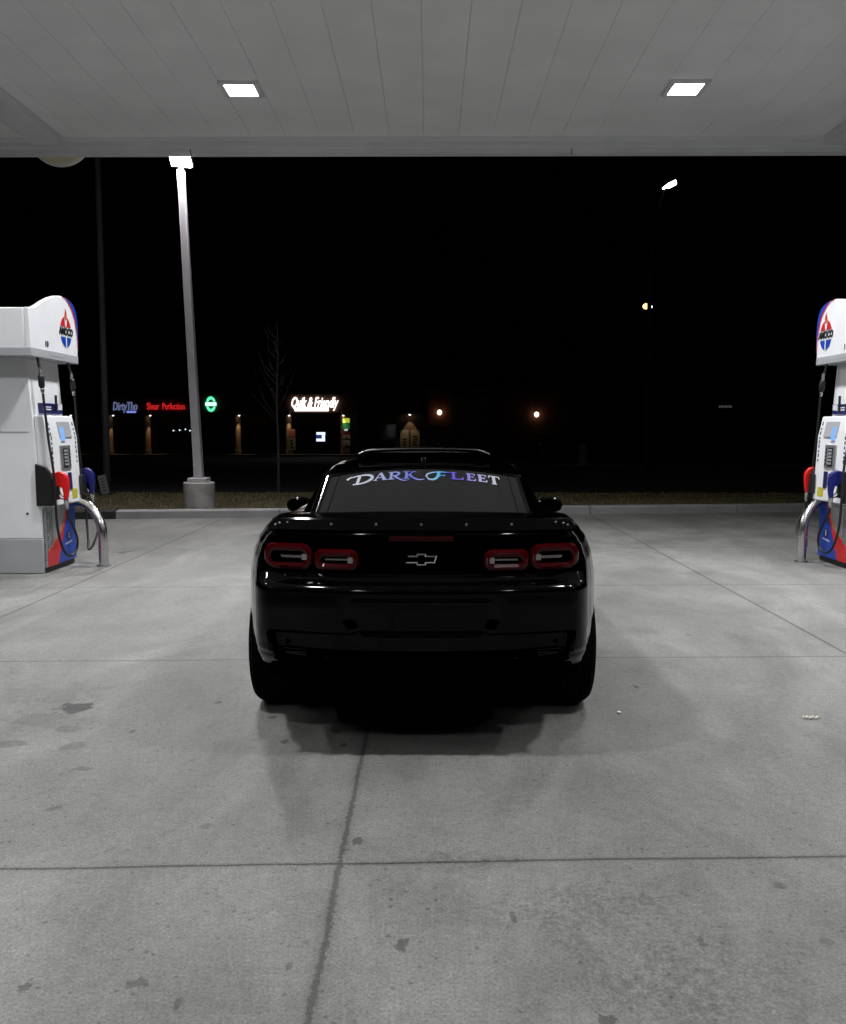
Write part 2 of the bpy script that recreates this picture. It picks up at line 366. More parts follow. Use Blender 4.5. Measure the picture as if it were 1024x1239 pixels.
# lights
proto = None
LEDW = 90
rows = [10.07, 7.67, 5.27, 2.87, .47, -1.93]
side = {-2.11: 'left', 2.875: 'right'}
for r_, yy in enumerate(rows):
    for xx in (-2.11, 2.875, -4.9, 5.6):  # outer two columns are added, unseen lights that brighten the pump sides
        if (abs(xx) > 3 and yy in (10.07, 2.87, -1.93)) or (abs(xx) < 3 and yy in (5.27, .47)): continue
        if proto is None:
            proto = thing('canopy_light', '', 'ceiling light', (0,0,0), group='lights under the canopy')
            mb = MB()
            for a in ((-.22,-.22,-.165,.22),(.165,-.22,.22,.22),(-.165,-.22,.165,-.165),(-.165,.165,.165,.22)):
                mb.box((a[0],a[1],-.035),(a[2],a[3],-.004))
            mb.build('frame', M['fascia'], proto, smooth=False)
            mb = MB(); mb.box((-.162,-.162,-.022),(.162,.162,-.006)); mb.build('diffuser', M['canopy_led'], proto, smooth=False)
            o = proto
        else: o = copy_tree(proto)
        al = bpy.data.lights.new('led_array', 'AREA'); al.shape = 'SQUARE'; al.size = .31; al.energy = LEDW*((4.2 if yy == 5.27 else 1.5) if abs(xx) > 3 else 1.0); al.color = (.975, .985, 1); al.spread = math.radians(122)  # added outer lights run stronger to whiten the pump cabinets
        ao = bpy.data.objects.new('led_array', al); COL.objects.link(ao); ao.parent = o; ao.location = (0, 0, -.026)
        o.location = (xx, yy, CZ)
        rn = ['first','second','third','fourth','fifth','sixth'][r_]
        cn = {-2.11:'left middle', 2.875:'right middle', -4.9:'added unseen far left', 5.6:'added unseen far right'}[xx]
        o['label'] = ('lit square canopy light above the distant street lamp' if xx > 0 else 'lit square canopy light above the white lamp post') if r_ == 0 and abs(xx) < 3 else 'lit canopy light in the %s row from the edge, %s column' % (rn, cn)
# round sign behind canopy edge
c = at(73.5, 200, Y=12.12)
rs = thing('round_sign', 'beige round sign whose lower half hangs below the canopy edge', 'sign', (c.x, 12.12, c.z+.44))
mb = MB(); mb.lathe([(.44,-.03),(.44,.03)], lambda a, b, h: (a, h, b), 48); mb.build('sign_face', M['beige'], rs)
mb = MB(); mb.lathe([(.455,-.02),(.455,.02)], lambda a, b, h: (a, h+.02, b), 48); mb.build('rim', M['fascia'], rs)

# ------------------------------------------------------------------ fuel dispensers
def bez(pts, n=10):
    "Catmull-Rom through points"
    P = [Vector(p) for p in pts]; P = [P[0]*2-P[1]]+P+[P[-1]*2-P[-2]]; out = []
    for i in range(1, len(P)-2):
        for k in range(n):
            t = k/n; a, b, c, d = P[i-1], P[i], P[i+1], P[i+2]
            out.append(.5*((2*b)+(c-a)*t+(2*a-5*b+4*c-d)*t*t+(3*b-3*c+d-a)*t**3))
    out.append(P[-2]); return out
def ellip(cx, cz, rx, rz, a0, a1, n=20):
    return [(cx+rx*math.cos(lerp(a0,a1,i/n)), cz+rz*math.sin(lerp(a0,a1,i/n))) for i in range(n+1)]

def dispenser(s, loc, num, red_w, label, logo_w, num_w):
    D = thing('fuel_dispenser', label, 'gas pump', loc, group='fuel dispensers')
    fu = lambda w, z, u: (s*u, w, z)           # face plane mapping: (along, up, outward)
    def B(mb, u0, u1, w0, w1, z0, z1, mi=None):
        a, b = sorted((s*u0, s*u1)); mb.box((a,w0,z0),(b,w1,z1),mi)
    # topper
    prof = [(-.575,2.205),(.56,2.205),(.578,2.36),(.592,2.56),(.585,2.68),(.555,2.77),(.50,2.83),(.42,2.862),(.32,2.882),(.18,2.885),(.05,2.868),(-.1,2.828),(-.25,2.772),(-.38,2.715),(-.47,2.683),(-.53,2.672),(-.575,2.67)]
    mb = MB(); B(mb, -.052, -1.05, -.575, .56, 2.205, 2.668); mb.build('topper', M['white_enamel'], D, bevel=.012)
    mb = MB(); mb.prism(prof, fu, 0, -.05); mb.build('topper_face', M['white_enamel'], D, bevel=.008)
    mb = MB(); B(mb, .006, -1.056, -.581, .566, 2.198, 2.285); mb.build('topper_band', M['grey_enamel'], D, bevel=.006)
    mb = MB(); B(mb, .0085, .007, -.15, .25, 2.235, 2.25); mb.build('small_print', M['grey_enamel'], D, smooth=False)
    # swoosh
    outer = [(.576,2.34),(.589,2.56),(.581,2.68),(.552,2.766),(.498,2.826),(.42,2.858),(.32,2.878),(.2,2.882)]
    inner = [(.572,2.34),(.572,2.45),(.555,2.58),(.52,2.69),(.455,2.78),(.37,2.842),(.29,2.872),(.2,2.882)]
    inner2 = [(.570,2.32),(.562,2.45),(.540,2.57),(.502,2.68),(.435,2.77),(.35,2.835),(.27,2.868),(.17,2.8795)]
    mb = MB(); mb.sheet(outer+inner[::-1][1:], fu, .0035, 0); mb.sheet(inner+inner2[::-1], fu, .0055, 1)
    mb.build('swoosh_decal', [M['blue_vinyl'], M['red_vinyl']], D, smooth=False, recalc=False)
    # torch emblem
    cw, cz = logo_w, 2.525; rx, rz = .14, .155
    mb = MB(); q = .0035
    a0 = math.asin(.30)
    mb.sheet(ellip(cw, cz, rx, rz, a0, PI-a0), fu, q, 0)
    mb.sheet(ellip(cw, cz-.015, rx, rz, PI+a0, 2*PI-a0), fu, q, 1)
    mb.sheet([(cw-.034,cz+.165),(cw-.016,cz+.05),(cw+.016,cz+.05),(cw+.034,cz+.165)], fu, q+.002, 2)
    mb.sheet([(cw-.012,cz-.062),(cw-.012,cz-.175),(cw+.012,cz-.175),(cw+.012,cz-.062)], fu, q+.002, 2)
    fl = [(0,.245),(.022,.20),(.030,.165),(.022,.13),(0,.115),(-.022,.13),(-.028,.16),(-.014,.20)]
    mb.sheet([(cw+a, cz+b) for a, b in fl], fu, q+.004, 3)
    mb.sheet([(cw+a*.5, cz+.135+(b-.135)*.5) for a, b in fl], fu, q+.006, 4)
    sg = s
    text_mb(mb, 'AMOCO', .105, lambda a, b, d: fu(cw+sg*a, cz-.006+b, d), q, q+.004, shear=.12, off=.005, mi=5, sx=.86)
    mb.build('torch_emblem', [M['red_vinyl'], M['blue_vinyl'], M['white_print'], M['red_vinyl'], M['orange_vinyl'], M['ink']], D, smooth=False, recalc=False)
    mb = MB(); text_mb(mb, num, .085, lambda a, b, d: fu(num_w+sg*a, 2.345+b, d), .003, .006, mi=0, off=.001); mb.build('pump_number', M['ink'], D, smooth=False, recalc=False)
    # cabinet
    mb = MB(); tp = [(-.055,.36),(-.055,.67),(-.10,1.5),(-.14,2.2),(-.92,2.2),(-1.0,.36)]
    mb.prism(tp, lambda a, b, d: (s*a, d, b), -.365, .365); mb.build('cabinet', M['white_enamel'], D, bevel=.01)
    mb = MB(); B(mb, -.05, -1.0, -.372, .372, .004, .358); mb.build('base_panel', M['grey_enamel'], D, bevel=.006)
    mb = MB()
    for zz in (.03,): B(mb, -.035, -.06, -.35, .35, .01, .055)
    mb.build('kick_plate', M['dark_metal'], D, smooth=False)
    for zz in (1.45,):
        mb = MB(); B(mb, -.15, -.90, -.3685, -.366, zz, zz+.006); mb.build('panel_seam', M['grey_enamel'], D, smooth=False)
    mb = MB(); B(mb, -.30, -.306, -.5835, -.5815, 2.20, 2.668); mb.build('topper_seam', M['grey_enamel'], D, smooth=False)
    mb = MB(); mb.lathe([(.016,-.003),(.014,.004)], lambda a, b, h: (s*-.20+a, -.3665-h, .62+b), 16); mb.build('side_lock', M['steel'], D)
    # lower door with graphics
    mb = MB(); B(mb, -.044, -.02, -.345, .36, .06, .665); mb.build('lower_door', M['silver'], D, bevel=.004)
    mb = MB(); q = -.017
    bl = [(.357,.063),(.357,.66),(.20,.66),(.08,.42),(-.10,.063)]
    rd = [(-.10,.063),(.02,.30),(-.343,.16),(-.343,.063)]
    k = 1 if red_w < 0 else 1
    mb.sheet([(-.343,.063),(-.10,.063),(.08,.42),(.20,.66),(.16,.66),(.02,.40),(-.343,.21)], fu, q, 1)
    mb.sheet(bl, fu, q+.002, 0)
    mb.sheet([(.16,.66),(.14,.66),(-.02,.38),(-.343,.235),(-.343,.21),(.02,.40)], fu, q+.001, 2)
    mb.sheet(ellip(.17,.33,.06,.055,0,2*PI,18)[:-1], fu, q+.004, 3)
    mb.sheet([(.165,.30),(.165,.36),(.18,.37),(.18,.30)], fu, q+.006, 4)
    for j in range(6): mb.sheet([(.08+j*.03,.255+j*.003),(.10+j*.03,.257+j*.003),(.10+j*.03,.24+j*.003),(.08+j*.03,.238+j*.003)], fu, q+.004, 4)
    mb.build('swoosh_graphic', [M['blue_vinyl'], M['red_vinyl'], M['orange_vinyl'], M['dkblue_vinyl'], M['white_print']], D, smooth=False, recalc=False)
    mb = MB()
    for j in range(3): B(mb, -.019, -.010, -.33+j*.05, -.318+j*.05, .25, .64)
    mb.build('door_rib', M['steel'], D, bevel=.002)
    # control module
    mb = MB(); mod = [(-.06,.69),(.075,.69),(.045,1.40),(.0,1.62),(-.10,1.62)]
    mb.prism(mod, lambda a, b, d: (s*a, d, b), -.355, .355); mb.build('control_module', M['white_enamel'], D, bevel=.014)
    def um(z): return lerp(.075, .045, (z-.69)/.71) if z < 1.4 else lerp(.045, 0, (z-1.4)/.22)
    def plate(name, w0, w1, z0, z1, m, d=.006, bev=.002, g=.0015):
        mb = MB(); vs = []
        for dd in (-.004, d):
            vs += [(s*(um(z0)+dd), w0, z0),(s*(um(z0)+dd), w1, z0),(s*(um(z1)+dd), w1, z1),(s*(um(z1)+dd), w0, z1)]
        mb.add(vs, [(0,1,2,3),(4,5,6,7),(0,1,5,4),(1,2,6,5),(2,3,7,6),(3,0,4,7)])
        return mb.build(name, m, D, bevel=bev)
    plate('screen_bezel', -.10, .20, 1.395, 1.56, M['grey_enamel'], .01)
    plate('price_screen', -.07, .02, 1.36, 1.50, M['screen_blue'], .014)
    plate('card_reader_panel', -.13, .12, 1.06, 1.31, M['silver'], .012)
    kp = plate('keypad', -.07, .035, 1.08, 1.28, M['black_plastic'], .018)
    mb = MB()
    for a in range(3):
        for b in range(5):
            z = 1.10+b*.036; B(mb, um(z)+.018, um(z)+.023, -.06+a*.033, -.038+a*.033, z, z+.022)
    mb.build('key', M['grey_enamel'], kp, smooth=False)
    for j in range(5): plate('grade_button', .07, .095, 1.09+j*.04, 1.115+j*.04, M['ink'], .016, 0)
    plate('receipt_slot', -.08, .0, .93, 1.0, M['black_plastic'], .01)
    plate('receipt_cover', .03, .11, .84, 1.02, M['dkblue_vinyl'], .01)
    plate('warning_label', .10, .24, .74, .84, M['yellow_label'], .003, 0)
    plate('notice_label', -.06, .08, .71, .80, M['white_print'], .003, 0)
    for w0 in (-.31, .285):
        for j in range(9):
            plate('side_print', w0, w0+.022, 1.12+j*.05, 1.12+j*.05+random.uniform(.02,.042), M['dkblue_vinyl'], .003, 0)
    plate('lock', -.345, -.325, 1.41, 1.435, M['ink'], .004, 0)
    # upper notice strip
    mb = MB(); B(mb, -.13, -.075, -.22, .29, 1.64, 1.75); o = mb.build('notice_strip', M['dkblue_vinyl'], D, bevel=.003)
    mb = MB()
    for j, zz in enumerate((1.705, 1.68)): B(mb, -.0745, -.071, (-.19 if s > 0 else 0.0), (.0 if s > 0 else .19), zz, zz+.012)
    B(mb, -.0745, -.071, .17, .27, 1.685, 1.745); mb.build('print', M['white_print'], o, smooth=False)
    mb = MB(); B(mb, -.074, -.055, .09, .12, 1.66, 1.84); mb.build('latch', M['black_plastic'], D, bevel=.004)
    mb = MB(); mb.lathe([(.022,-.01),(.022,.008)], lambda a, b, h: (s*(-.02+h), .17+a*1.3, 1.60+b), 16); mb.build('camera_eye', M['ink'], D)
    # nozzles, boots and hoses on both ends of the module
    for w, col, nm in ((red_w, 'nozzle_red', 'red'), (-red_w, 'nozzle_blue', 'blue')):
        e = 1 if w > 0 else -1
        mb = MB(); mb.prism([(-.09,.70),(.085,.70),(.07,1.02),(.02,1.10),(-.09,1.13)], lambda a, b, d: (s*a, d, b), e*.358, e*.405)
        boot = mb.build('nozzle_boot', M['black_plastic'], D, bevel=.008)
        mb = MB(); mb.prism([(.07,.76),(.115,.76),(.10,.98),(.07,.98)], lambda a, b, d: (s*a, d, b), e*.30, e*.40); mb.build('boot_lip', M['black_plastic'], boot, bevel=.006)
        wc = e*.34 if e < 0 else .44
        uo = .14 if e < 0 else (.05 if s < 0 else .10)
        nf = lambda a, b, d: (s*(uo+a), wc+d, .93+b)
        body = [(-.075,.065),(-.05,.11),(.0,.125),(.055,.10),(.085,.05),(.088,-.03),(.078,-.12),(.066,-.175),(.03,-.17),(.032,-.10),(.02,-.045),(-.02,-.035),(-.065,-.02),(-.085,.02)]
        mb = MB(); mb.prism(body, nf, -.026, .026); nz = mb.build('nozzle', M[col], D, bevel=.012, seg=3)
        nz['label'] = nm+' fuel nozzle hanging in its black boot'
        mb = MB(); mb.tube([nf(*p) for p in [(-.06,.085,0),(-.12,.125,0),(-.17,.15,0),(-.215,.15,0)]], [.016,.014,.013,.012]); mb.build('spout', M['steel'], nz)
        mb = MB(); mb.tube(bez([nf(*p) for p in [(-.03,-.03,0),(-.045,-.09,0),(-.01,-.15,0),(.045,-.17,0)]], 5), .007, 8); mb.build('guard', M['black_plastic'], nz)
        mb = MB(); mb.tube(bez([nf(*p) for p in [(-.015,-.04,0),(-.01,-.10,0),(.02,-.14,0)]], 5), .008, 8); mb.build('lever', M['steel'], nz)
        mb = MB(); mb.tube([nf(*p) for p in [(.05,-.165,0),(.052,-.20,0),(.054,-.21,0),(.06,-.27,0)]], [.024,.024,.017,.017], 12); mb.build('swivel', M['steel'], nz)
        # hose: from topper, down past the boot, loop, back up to nozzle
        sw = nf(.06,-.27,0)
        top = [(s*-.03, e*.365, 2.20),(s*-.01, e*.375, 2.10)]
        cpl0, cpl1 = (s*.0, e*.38, 2.06), (s*.015, e*.385, 1.86)
        low = [(s*.02, e*.387, 1.84),(s*.06, e*.40, 1.4),(s*.115, e*.425, 1.0),(s*.12, e*.43, .75),(s*.12, e*.40, .45),(s*.13, e*.30, .23),(s*.14, e*.16, .155),(s*.155, e*.05, .20),(s*.17, e*.05, .32),(s*.185, e*.17, .46),(sw[0]-s*.005, wc+.02, .60),sw]
        if e > 0: low = [(s*.02, .387, 1.84),(s*.03, .41, 1.4),(s*.05, .44, 1.0),(s*.06, .46, .75),(s*.08, .44, .45),(s*.13, .34, .26),(s*.18, .22, .17),(s*.21, .28, .22),(s*.22, .40, .38),(sw[0]+s*.008, .44, .56),sw]
        mb = MB(); mb.tube(bez(top, 5), .014, 10); mb.tube(bez(low, 12), .0125, 12)
        hs = mb.build('hose', M['rubber'], D, ang=60)
        mb = MB(); c0, c1 = Vector(cpl0), Vector(cpl1)
        mb.tube([c0.lerp(c1, t) for t in (-.2,0,.06,.1,.16)], [.014,.016,.02,.02,.014], 12, 0)
        mb.tube([c0.lerp(c1, t) for t in (.16,.22,.30,.7,.78,.84)], [.018,.027,.031,.031,.026,.018], 12, 1)
        mb.tube([c0.lerp(c1, t) for t in (.84,.9,.93,1.0,1.08)], [.014,.02,.02,.018,.014], 12, 0)
        mb.build('breakaway_coupling', [M['steel'], M['black_plastic']], hs)
    return D
dispenser(1, (-3.905, 9.09, 0), '10', -1, 'white fuel dispenser numbered 10, left of the car, with red nozzle nearest', .27, -.215)
dispenser(-1, (4.41, 9.36, 0), '11', 1, 'white fuel dispenser numbered 11 cut by the right edge of the photo', .36, -.115)

# hoop guards
def hoop(base, s, label):
    g = thing('guard_hoop', label, 'guard rail', base, group='steel hoops at the ends of the pumps')
    r_ = .36; dx_, dy_ = -.86*s, .50
    pts = [(0,0,0),(0,0,.17),(0,0,.32)]
    for i in range(1, 7):
        t = i/6*PI/2; q = r_*(1-math.cos(t)); pts.append((dx_*q, dy_*q, .32+r_*math.sin(t)))
    pts.append((dx_*.65, dy_*.65, .68))
    for i in range(0, 7):
        t = i/6*PI/2; q = .9+r_*math.sin(t); pts.append((dx_*q, dy_*q, .32+r_*math.cos(t)))
    pts += [(dx_*1.26, dy_*1.26, .15),(dx_*1.26, dy_*1.26, 0)]
    mb = MB(); mb.tube(bez(pts, 4), .05, 18); mb.build('pipe', M['steel'], g, ang=60)
    for p in (pts[0], pts[-1]):
        mb = MB(); mb.lathe([(.075,0.002),(.075,.010),(.052,.012)], lambda a, b, h: (p[0]+a, p[1]+b, h), 20); mb.build('foot_plate', M['steel'], g)
b = at(126, 685, z=0); hoop((b.x, b.y, 0), 1, 'bent stainless steel hoop guard beside the left pump')
b = at(969.5, 680, z=0); hoop((b.x, b.y, 0), -1, 'bent stainless steel hoop guard beside the right pump')

# ------------------------------------------------------------------ car
CX, CY = -.033, 3.68
car = thing('parked_car', 'glossy black two-door sports coupe seen from behind, parked in the middle of the forecourt', 'car', (CX, CY, 0))
base_t = [(0,.74),(.25,.765),(.45,.825),(.65,.862),(.98,.878),(1.4,.88),(2.0,.885),(3.2,.885),(3.8,.89),(4.3,.86),(4.55,.78),(4.7,.68)]
def gz(z): return max(0, 1-((z-.60)/.40)**2)
def Wf(y, z):
    s_ = interp([(.2,.955),(.4,.985),(.6,1.0),(.78,1.0),(.88,.985),(.96,.955),(1.0,.925),(1.04,.885)], z)
    fl = .03*math.exp(-((y-.95)/.36)**2)+.055*math.exp(-((y-3.8)/.4)**2)
    return interp(base_t, y)*s_+fl*gz(z)
def rz_(z): return interp([(.2,.16),(.40,.085),(.50,.045),(.60,.012),(.70,.0),(.785,.004),(.80,.012),(.825,.055),(.85,.085),(.95,.10),(1.02,.105),(1.04,.115)], z)
def Dd(x, z):
    ax = abs(x); d = 0
    d += .045*sm(.36,.29,ax+max(0,.66-z)*.5)*sm(.565,.60,z)*sm(.76,.72,z)
    xb = .705-(.605-z)*.15
    d += .06*sm(xb, xb-.035, ax)*sm(.605,.575,z)
    return d
def rearY(x, z): return rz_(z)+.075*(abs(x)/.64)**2.2
levels = []
z = .22
while z < 1.0401:
    levels.append(z); z += (.02 if z < .38 else .0092)
levels[-1] = 1.04
def half_ring(zl):
    pts = []
    W0 = Wf(.25, zl); xc = W0-.12
    for i in range(42):
        x = xc*i/41; pts.append((x, rearY(x, zl)+Dd(x, zl)))
    y0 = rearY(xc, zl); y1 = .30+.4*rz_(zl)
    for a in range(1, 13):
        t = a/12*PI/2; x = xc+(Wf(y1, zl)-xc)*math.sin(t); pts.append((x, y0+(y1-y0)*(1-math.cos(t))+Dd(x, zl)*max(0, 1-a/9)))
    yy = y1; n = 70
    for i in range(1, n+1):
        y = y1+(4.5-y1)*i/n; pts.append((Wf(y, zl), y))
    Wn = Wf(4.5, zl)
    for i in range(1, 17):
        t = i/16*PI/2; pts.append((Wn*math.cos(t)**.75 if i < 16 else 0, 4.5+.30*math.sin(t)))
    return pts
ktab = [(0,1),(.95,.985),(1.5,.92),(3.3,.86),(3.9,.78),(4.4,.60),(4.8,.38)]
def zf(zl, y):
    if zl > .5: return .5+(zl-.5)*interp(ktab, y)
    lb = lerp(.40, .22, sm(1.30, 1.42, y)); return lb+(zl-.22)/.28*(.5-lb)
rings = []
for zl in levels:
    h = [(x, y, zf(zl, y)) for x, y in half_ring(zl)]
    rings.append(h+[(-x, y, z) for x, y, z in h[-2:0:-1]])
H = len(half_ring(.5)); NR = len(rings[0])
mb = MB()
vs = [p for r in rings for p in r]
fs = []; ms = []
for i in range(len(rings)-1):
    for k in range(NR):
        k2 = (k+1) % NR; fs.append((i*NR+k, i*NR+k2, (i+1)*NR+k2, (i+1)*NR+k))
        x, y, z = rings[i][k]
        ms.append(0)
def cap(ri, crown, flip):
    base = ri*NR; M_ = 12; rows_ = []
    for i in range(H):
        L_, R_ = (NR-i) % NR, i
        if i in (0, H-1): rows_.append([base+i]); continue
        p0, p1 = rings[ri][L_], rings[ri][R_]; row = [base+L_]
        for m_ in range(1, M_):
            t = m_/M_; u = 2*t-1
            x, y, z = lerp(p0[0], p1[0], t), p1[1], p1[2]+crown*(1-u*u)
            vs.append((x, y, z)); row.append(len(vs)-1)
        row.append(base+R_); rows_.append(row)
    for a, b in zip(rows_, rows_[1:]):
        if len(a) == 1:
            for j in range(len(b)-1): fs.append((a[0], b[j+1], b[j])); ms.append(0)
        elif len(b) == 1:
            for j in range(len(a)-1): fs.append((a[j], a[j+1], b[0])); ms.append(0)
        else:
            for j in range(len(a)-1): fs.append((a[j], a[j+1], b[j+1], b[j])); ms.append(0)
cap(len(rings)-1, .018, False); cap(0, 0, True)
mb.v = vs; mb.f = [list(f) for f in fs]; mb.m = ms
body = mb.build('body', [M['paint'], M['trim']], None, ang=28)
# wheel arches
cut = MB()
for wy in (.98, 3.79):
    for sx in (-1, 1):
        cut.lathe([(.375,.62),(.375,1.3)], lambda a, b, h: (sx*h, wy+a, .37+b), 48)
co = cut.build('cutter', M['trim'])
bo = body.modifiers.new('arch', 'BOOLEAN'); bo.object = co; bo.solver = 'EXACT'; bo.operation = 'DIFFERENCE'
dg = bpy.context.evaluated_depsgraph_get(); me = bpy.data.meshes.new_from_object(body.evaluated_get(dg))
body.modifiers.clear(); body.data = me; me.name = 'body'
bpy.data.objects.remove(co)
body.parent = car
# underbody
mb = MB(); mb.box((-.42,.202,.21),(.42,4.5,.36)); mb.box((-.60,.45,.22),(.60,4.4,.355)); mb.build('underbody', M['trim'], car, smooth=False)
mb = MB()
mb.prism([(-.69,.43)]+[(-.69+1.38*i/24, .405-.15*math.cos((i/24-.5)*PI)**.8) for i in range(25)]+[(.69,.43)], lambda a, b, d: (a, d, b), .10, .20)
for i in range(-3, 4): mb.box((i*.10-.006,.08,.29),(i*.10+.006,.099,.36))
mb.build('diffuser', M['trim'], car, bevel=.006)
for ex in (-.52,-.40,.40,.52):
    mb = MB(); mb.lathe([(.036,.3),(.036,.085),(.042,.082),(.046,.09),(.046,.3)], lambda a, b, h: (ex+a, h, .345+b), 20); mb.build('exhaust_tip', M['trim'], car)
# wheels
def wheel(sx, wy):
    R, w = .355, .29 if wy < 2 else .27
    xc = sx*(.900-w/2)
    fn = lambda a, b, h: (xc+sx*h, wy+a, .355+b)
    mb = MB(); mb.lathe([(.26,-w/2+.01),(.235,-w/2+.06),(.235,w/2-.07),(.262,w/2-.03)], fn, 40)
    for k in range(10):
        a = 2*PI*k/10; ca, sa = math.cos(a), math.sin(a); d = .018
        mb.add([fn(ca*.04-sa*d, sa*.04+ca*d, w/2-.04), fn(ca*.04+sa*d, sa*.04-ca*d, w/2-.04), fn(ca*.25+sa*d, sa*.25-ca*d, w/2-.05), fn(ca*.25-sa*d, sa*.25+ca*d, w/2-.05)], [(0,1,2,3)])
    mb.lathe([(.06,w/2-.06),(.055,w/2-.03)], fn, 20)
    wh = mb.build('wheel', M['rim'], car)
    prof = [(.255,-w/2+.015),(.30,-w/2),(.33,-w/2+.006),(.348,-w/2+.028)]
    nz = 6
    for i in range(nz):
        a0 = -w/2+.035+(w-.07)*i/nz; a1 = -w/2+.035+(w-.07)*(i+1)/nz
        prof += [(.355,a0+.004),(.355,a1-.008),(.347,a1-.006),(.347,a1-.001)]
    prof += [(.348,w/2-.028),(.33,w/2-.006),(.30,w/2),(.255,w/2-.015)]
    mb = MB(); mb.lathe(prof, fn, 56); mb.build('tyre', M['tyre'], wh)
for wy in (.98, 3.79):
    for sx in (-1, 1): wheel(sx, wy)
# cabin
zr_t = [(.70,.985),(.86,1.012),(1.0,1.052),(1.3,1.142),(1.55,1.208),(1.75,1.238),(2.1,1.262),(2.5,1.275),(2.9,1.262),(3.15,1.22),(3.4,1.12),(3.65,.99),(3.8,.90)]
wr_t = [(.70,.60),(1.0,.605),(1.5,.60),(1.8,.605),(2.5,.61),(3.0,.59),(3.8,.60)]
wb_t = [(.70,.66),(1.0,.72),(1.4,.77),(2.0,.80),(3.0,.80),(3.8,.76)]
def ZR(y):
    return 1.004+(y-.80)*.298 if y < 1.6 else interp([(1.6,1.2424),(1.8,1.262),(2.1,1.276),(2.5,1.283),(2.9,1.268),(3.15,1.22),(3.4,1.12),(3.65,.99),(3.8,.90)], y)
def zroof(y, x): 
    W = interp(wr_t, y)-.03
    return ZR(y)-.022*min(1.2, (x/W)**2)
def csec(y):
    zr, wr, wb = ZR(y), interp(wr_t, y), interp(wb_t, y)
    zb = .92 if y < 3.3 else .84
    zs = zr-.075
    if zs < zb: zs = zb+.01
    P = [(wb,zb),(lerp(wb,wr+.028,.35),lerp(zb,zs,.36)),(lerp(wb,wr+.028,.7),lerp(zb,zs,.72)),(wr+.028,zs),(wr+.016,zr-.048),(wr-.004,zr-.032)]
    P += [(wr-.03-(wr-.03)*i/10, zroof(y, wr-.03-(wr-.03)*i/10)) for i in range(11)]
    return P
ys = [.70+.05*i for i in range(63)]
mb = MB(); sec = [csec(y) for y in ys]; K = len(sec[0]); rowsv = []
for y, P in zip(ys, sec):
    rowsv.append([(x, y, z) for x, z in P]+[(-x, y, z) for x, z in P[-2::-1]])
n = len(rowsv[0]); vs = [p for r in rowsv for p in r]
mb.add(vs, [(i*n+k, i*n+k+1, (i+1)*n+k+1, (i+1)*n+k) for i in range(len(rowsv)-1) for k in range(n-1)])
mb.m = [1 if (k < 3 or k >= n-4) else 0 for i in range(len(rowsv)-1) for k in range(n-1)]
mb.build('roof', [M['paint'], M['pillar']], car, ang=40)
# rear window
NU, NV = 28, 18
def glass(u, v, off):
    yt = 1.60-.085*abs(u)**2.5; yb = .80
    y = lerp(yb, yt, v); xw = lerp(.575, .562, v); x = u*xw
    return (x, y, zroof(y, x)+off)
mb = MB(); mb.add([glass(-1+2*i/NU, j/NV, .006) for j in range(NV+1) for i in range(NU+1)], [(j*(NU+1)+i, j*(NU+1)+i+1, (j+1)*(NU+1)+i+1, (j+1)*(NU+1)+i) for j in range(NV) for i in range(NU)])
rw = mb.build('rear_window', M['glass'], car, ang=60, recalc=False)
# seal strips at both sides and top
mb = MB()
for sg in (-1, 1): mb.tube([Vector(glass(sg, j/NV, .006)) for j in range(NV+1)], .007, 6)
mb.tube([Vector(glass(-1+2*i/NU, 1, .006)) for i in range(NU+1)], .006, 6); mb.build('window_seal', M['paint'], rw)
mb = MB()
for sg in (-1, 1):
    mb.tube([Vector(glass(sg*.905, j/NV, .0065)) for j in range(NV+1)], .0018, 4)
mb.build('frit_line', M['trim'], rw)
# side windows
for sg in (-1, 1):
    mb = MB(); vs = []; yy = [1.75+.06*i for i in range(24)]
    for y in yy:
        P = csec(y); 
        for t in (0.12, .5, .93):
            k = t*3; i = min(2, int(k)); f = k-i
            x, z = lerp(P[i][0], P[i+1][0], f), lerp(P[i][1], P[i+1][1], f); vs.append((sg*(x+.004), y, z+.001))
    mb.add(vs, [(i*3+j, i*3+j+1, i*3+j+4, i*3+j+3) for i in range(23) for j in range(2)]); mb.build('side_window', M['sideglass'], car, recalc=False)
# windshield
mb = MB(); vs = []
for j in range(8):
    y = 3.12+.075*j
    for i in range(13): x = (-1+2*i/12)*.54; vs.append((x, y, zroof(y, x)+.006))
mb.add(vs, [(j*13+i, j*13+i+1, (j+1)*13+i+1, (j+1)*13+i) for j in range(7) for i in range(12)]); mb.build('windshield', M['sideglass'], car, recalc=False)
# tilted sunroof
mb = MB(); vs = []; n = 20
for j, (y, zz) in enumerate(((2.28,1.350),(2.31,1.354),(2.62,1.335),(2.95,1.300),(2.97,1.290))):
    for i in range(n+1):
        u = -1+2*i/n; x = u*.455; vs.append((x, y+.02*abs(u)**4, zz-.012*abs(u)**2-.028*max(0,abs(u)-.86)/.14*(1 if j < 3 else .4)))
k = len(vs); vs += [(x, y, z-.016) for x, y, z in vs]
fs = []
for j in range(4):
    for i in range(n): fs += [(j*(n+1)+i, j*(n+1)+i+1, (j+1)*(n+1)+i+1, (j+1)*(n+1)+i), (k+j*(n+1)+i, k+(j+1)*(n+1)+i, k+(j+1)*(n+1)+i+1, k+j*(n+1)+i+1)]
for i in range(n): fs += [(i, i+1, k+i+1, k+i)]
mb.add(vs, fs); sun = mb.build('sunroof', M['glass'], car, ang=50)
mb = MB(); mb.box((-.42,2.36,1.25),(.42,2.38,1.325)); mb.build('sunroof_seal', M['trim'], sun, smooth=False)
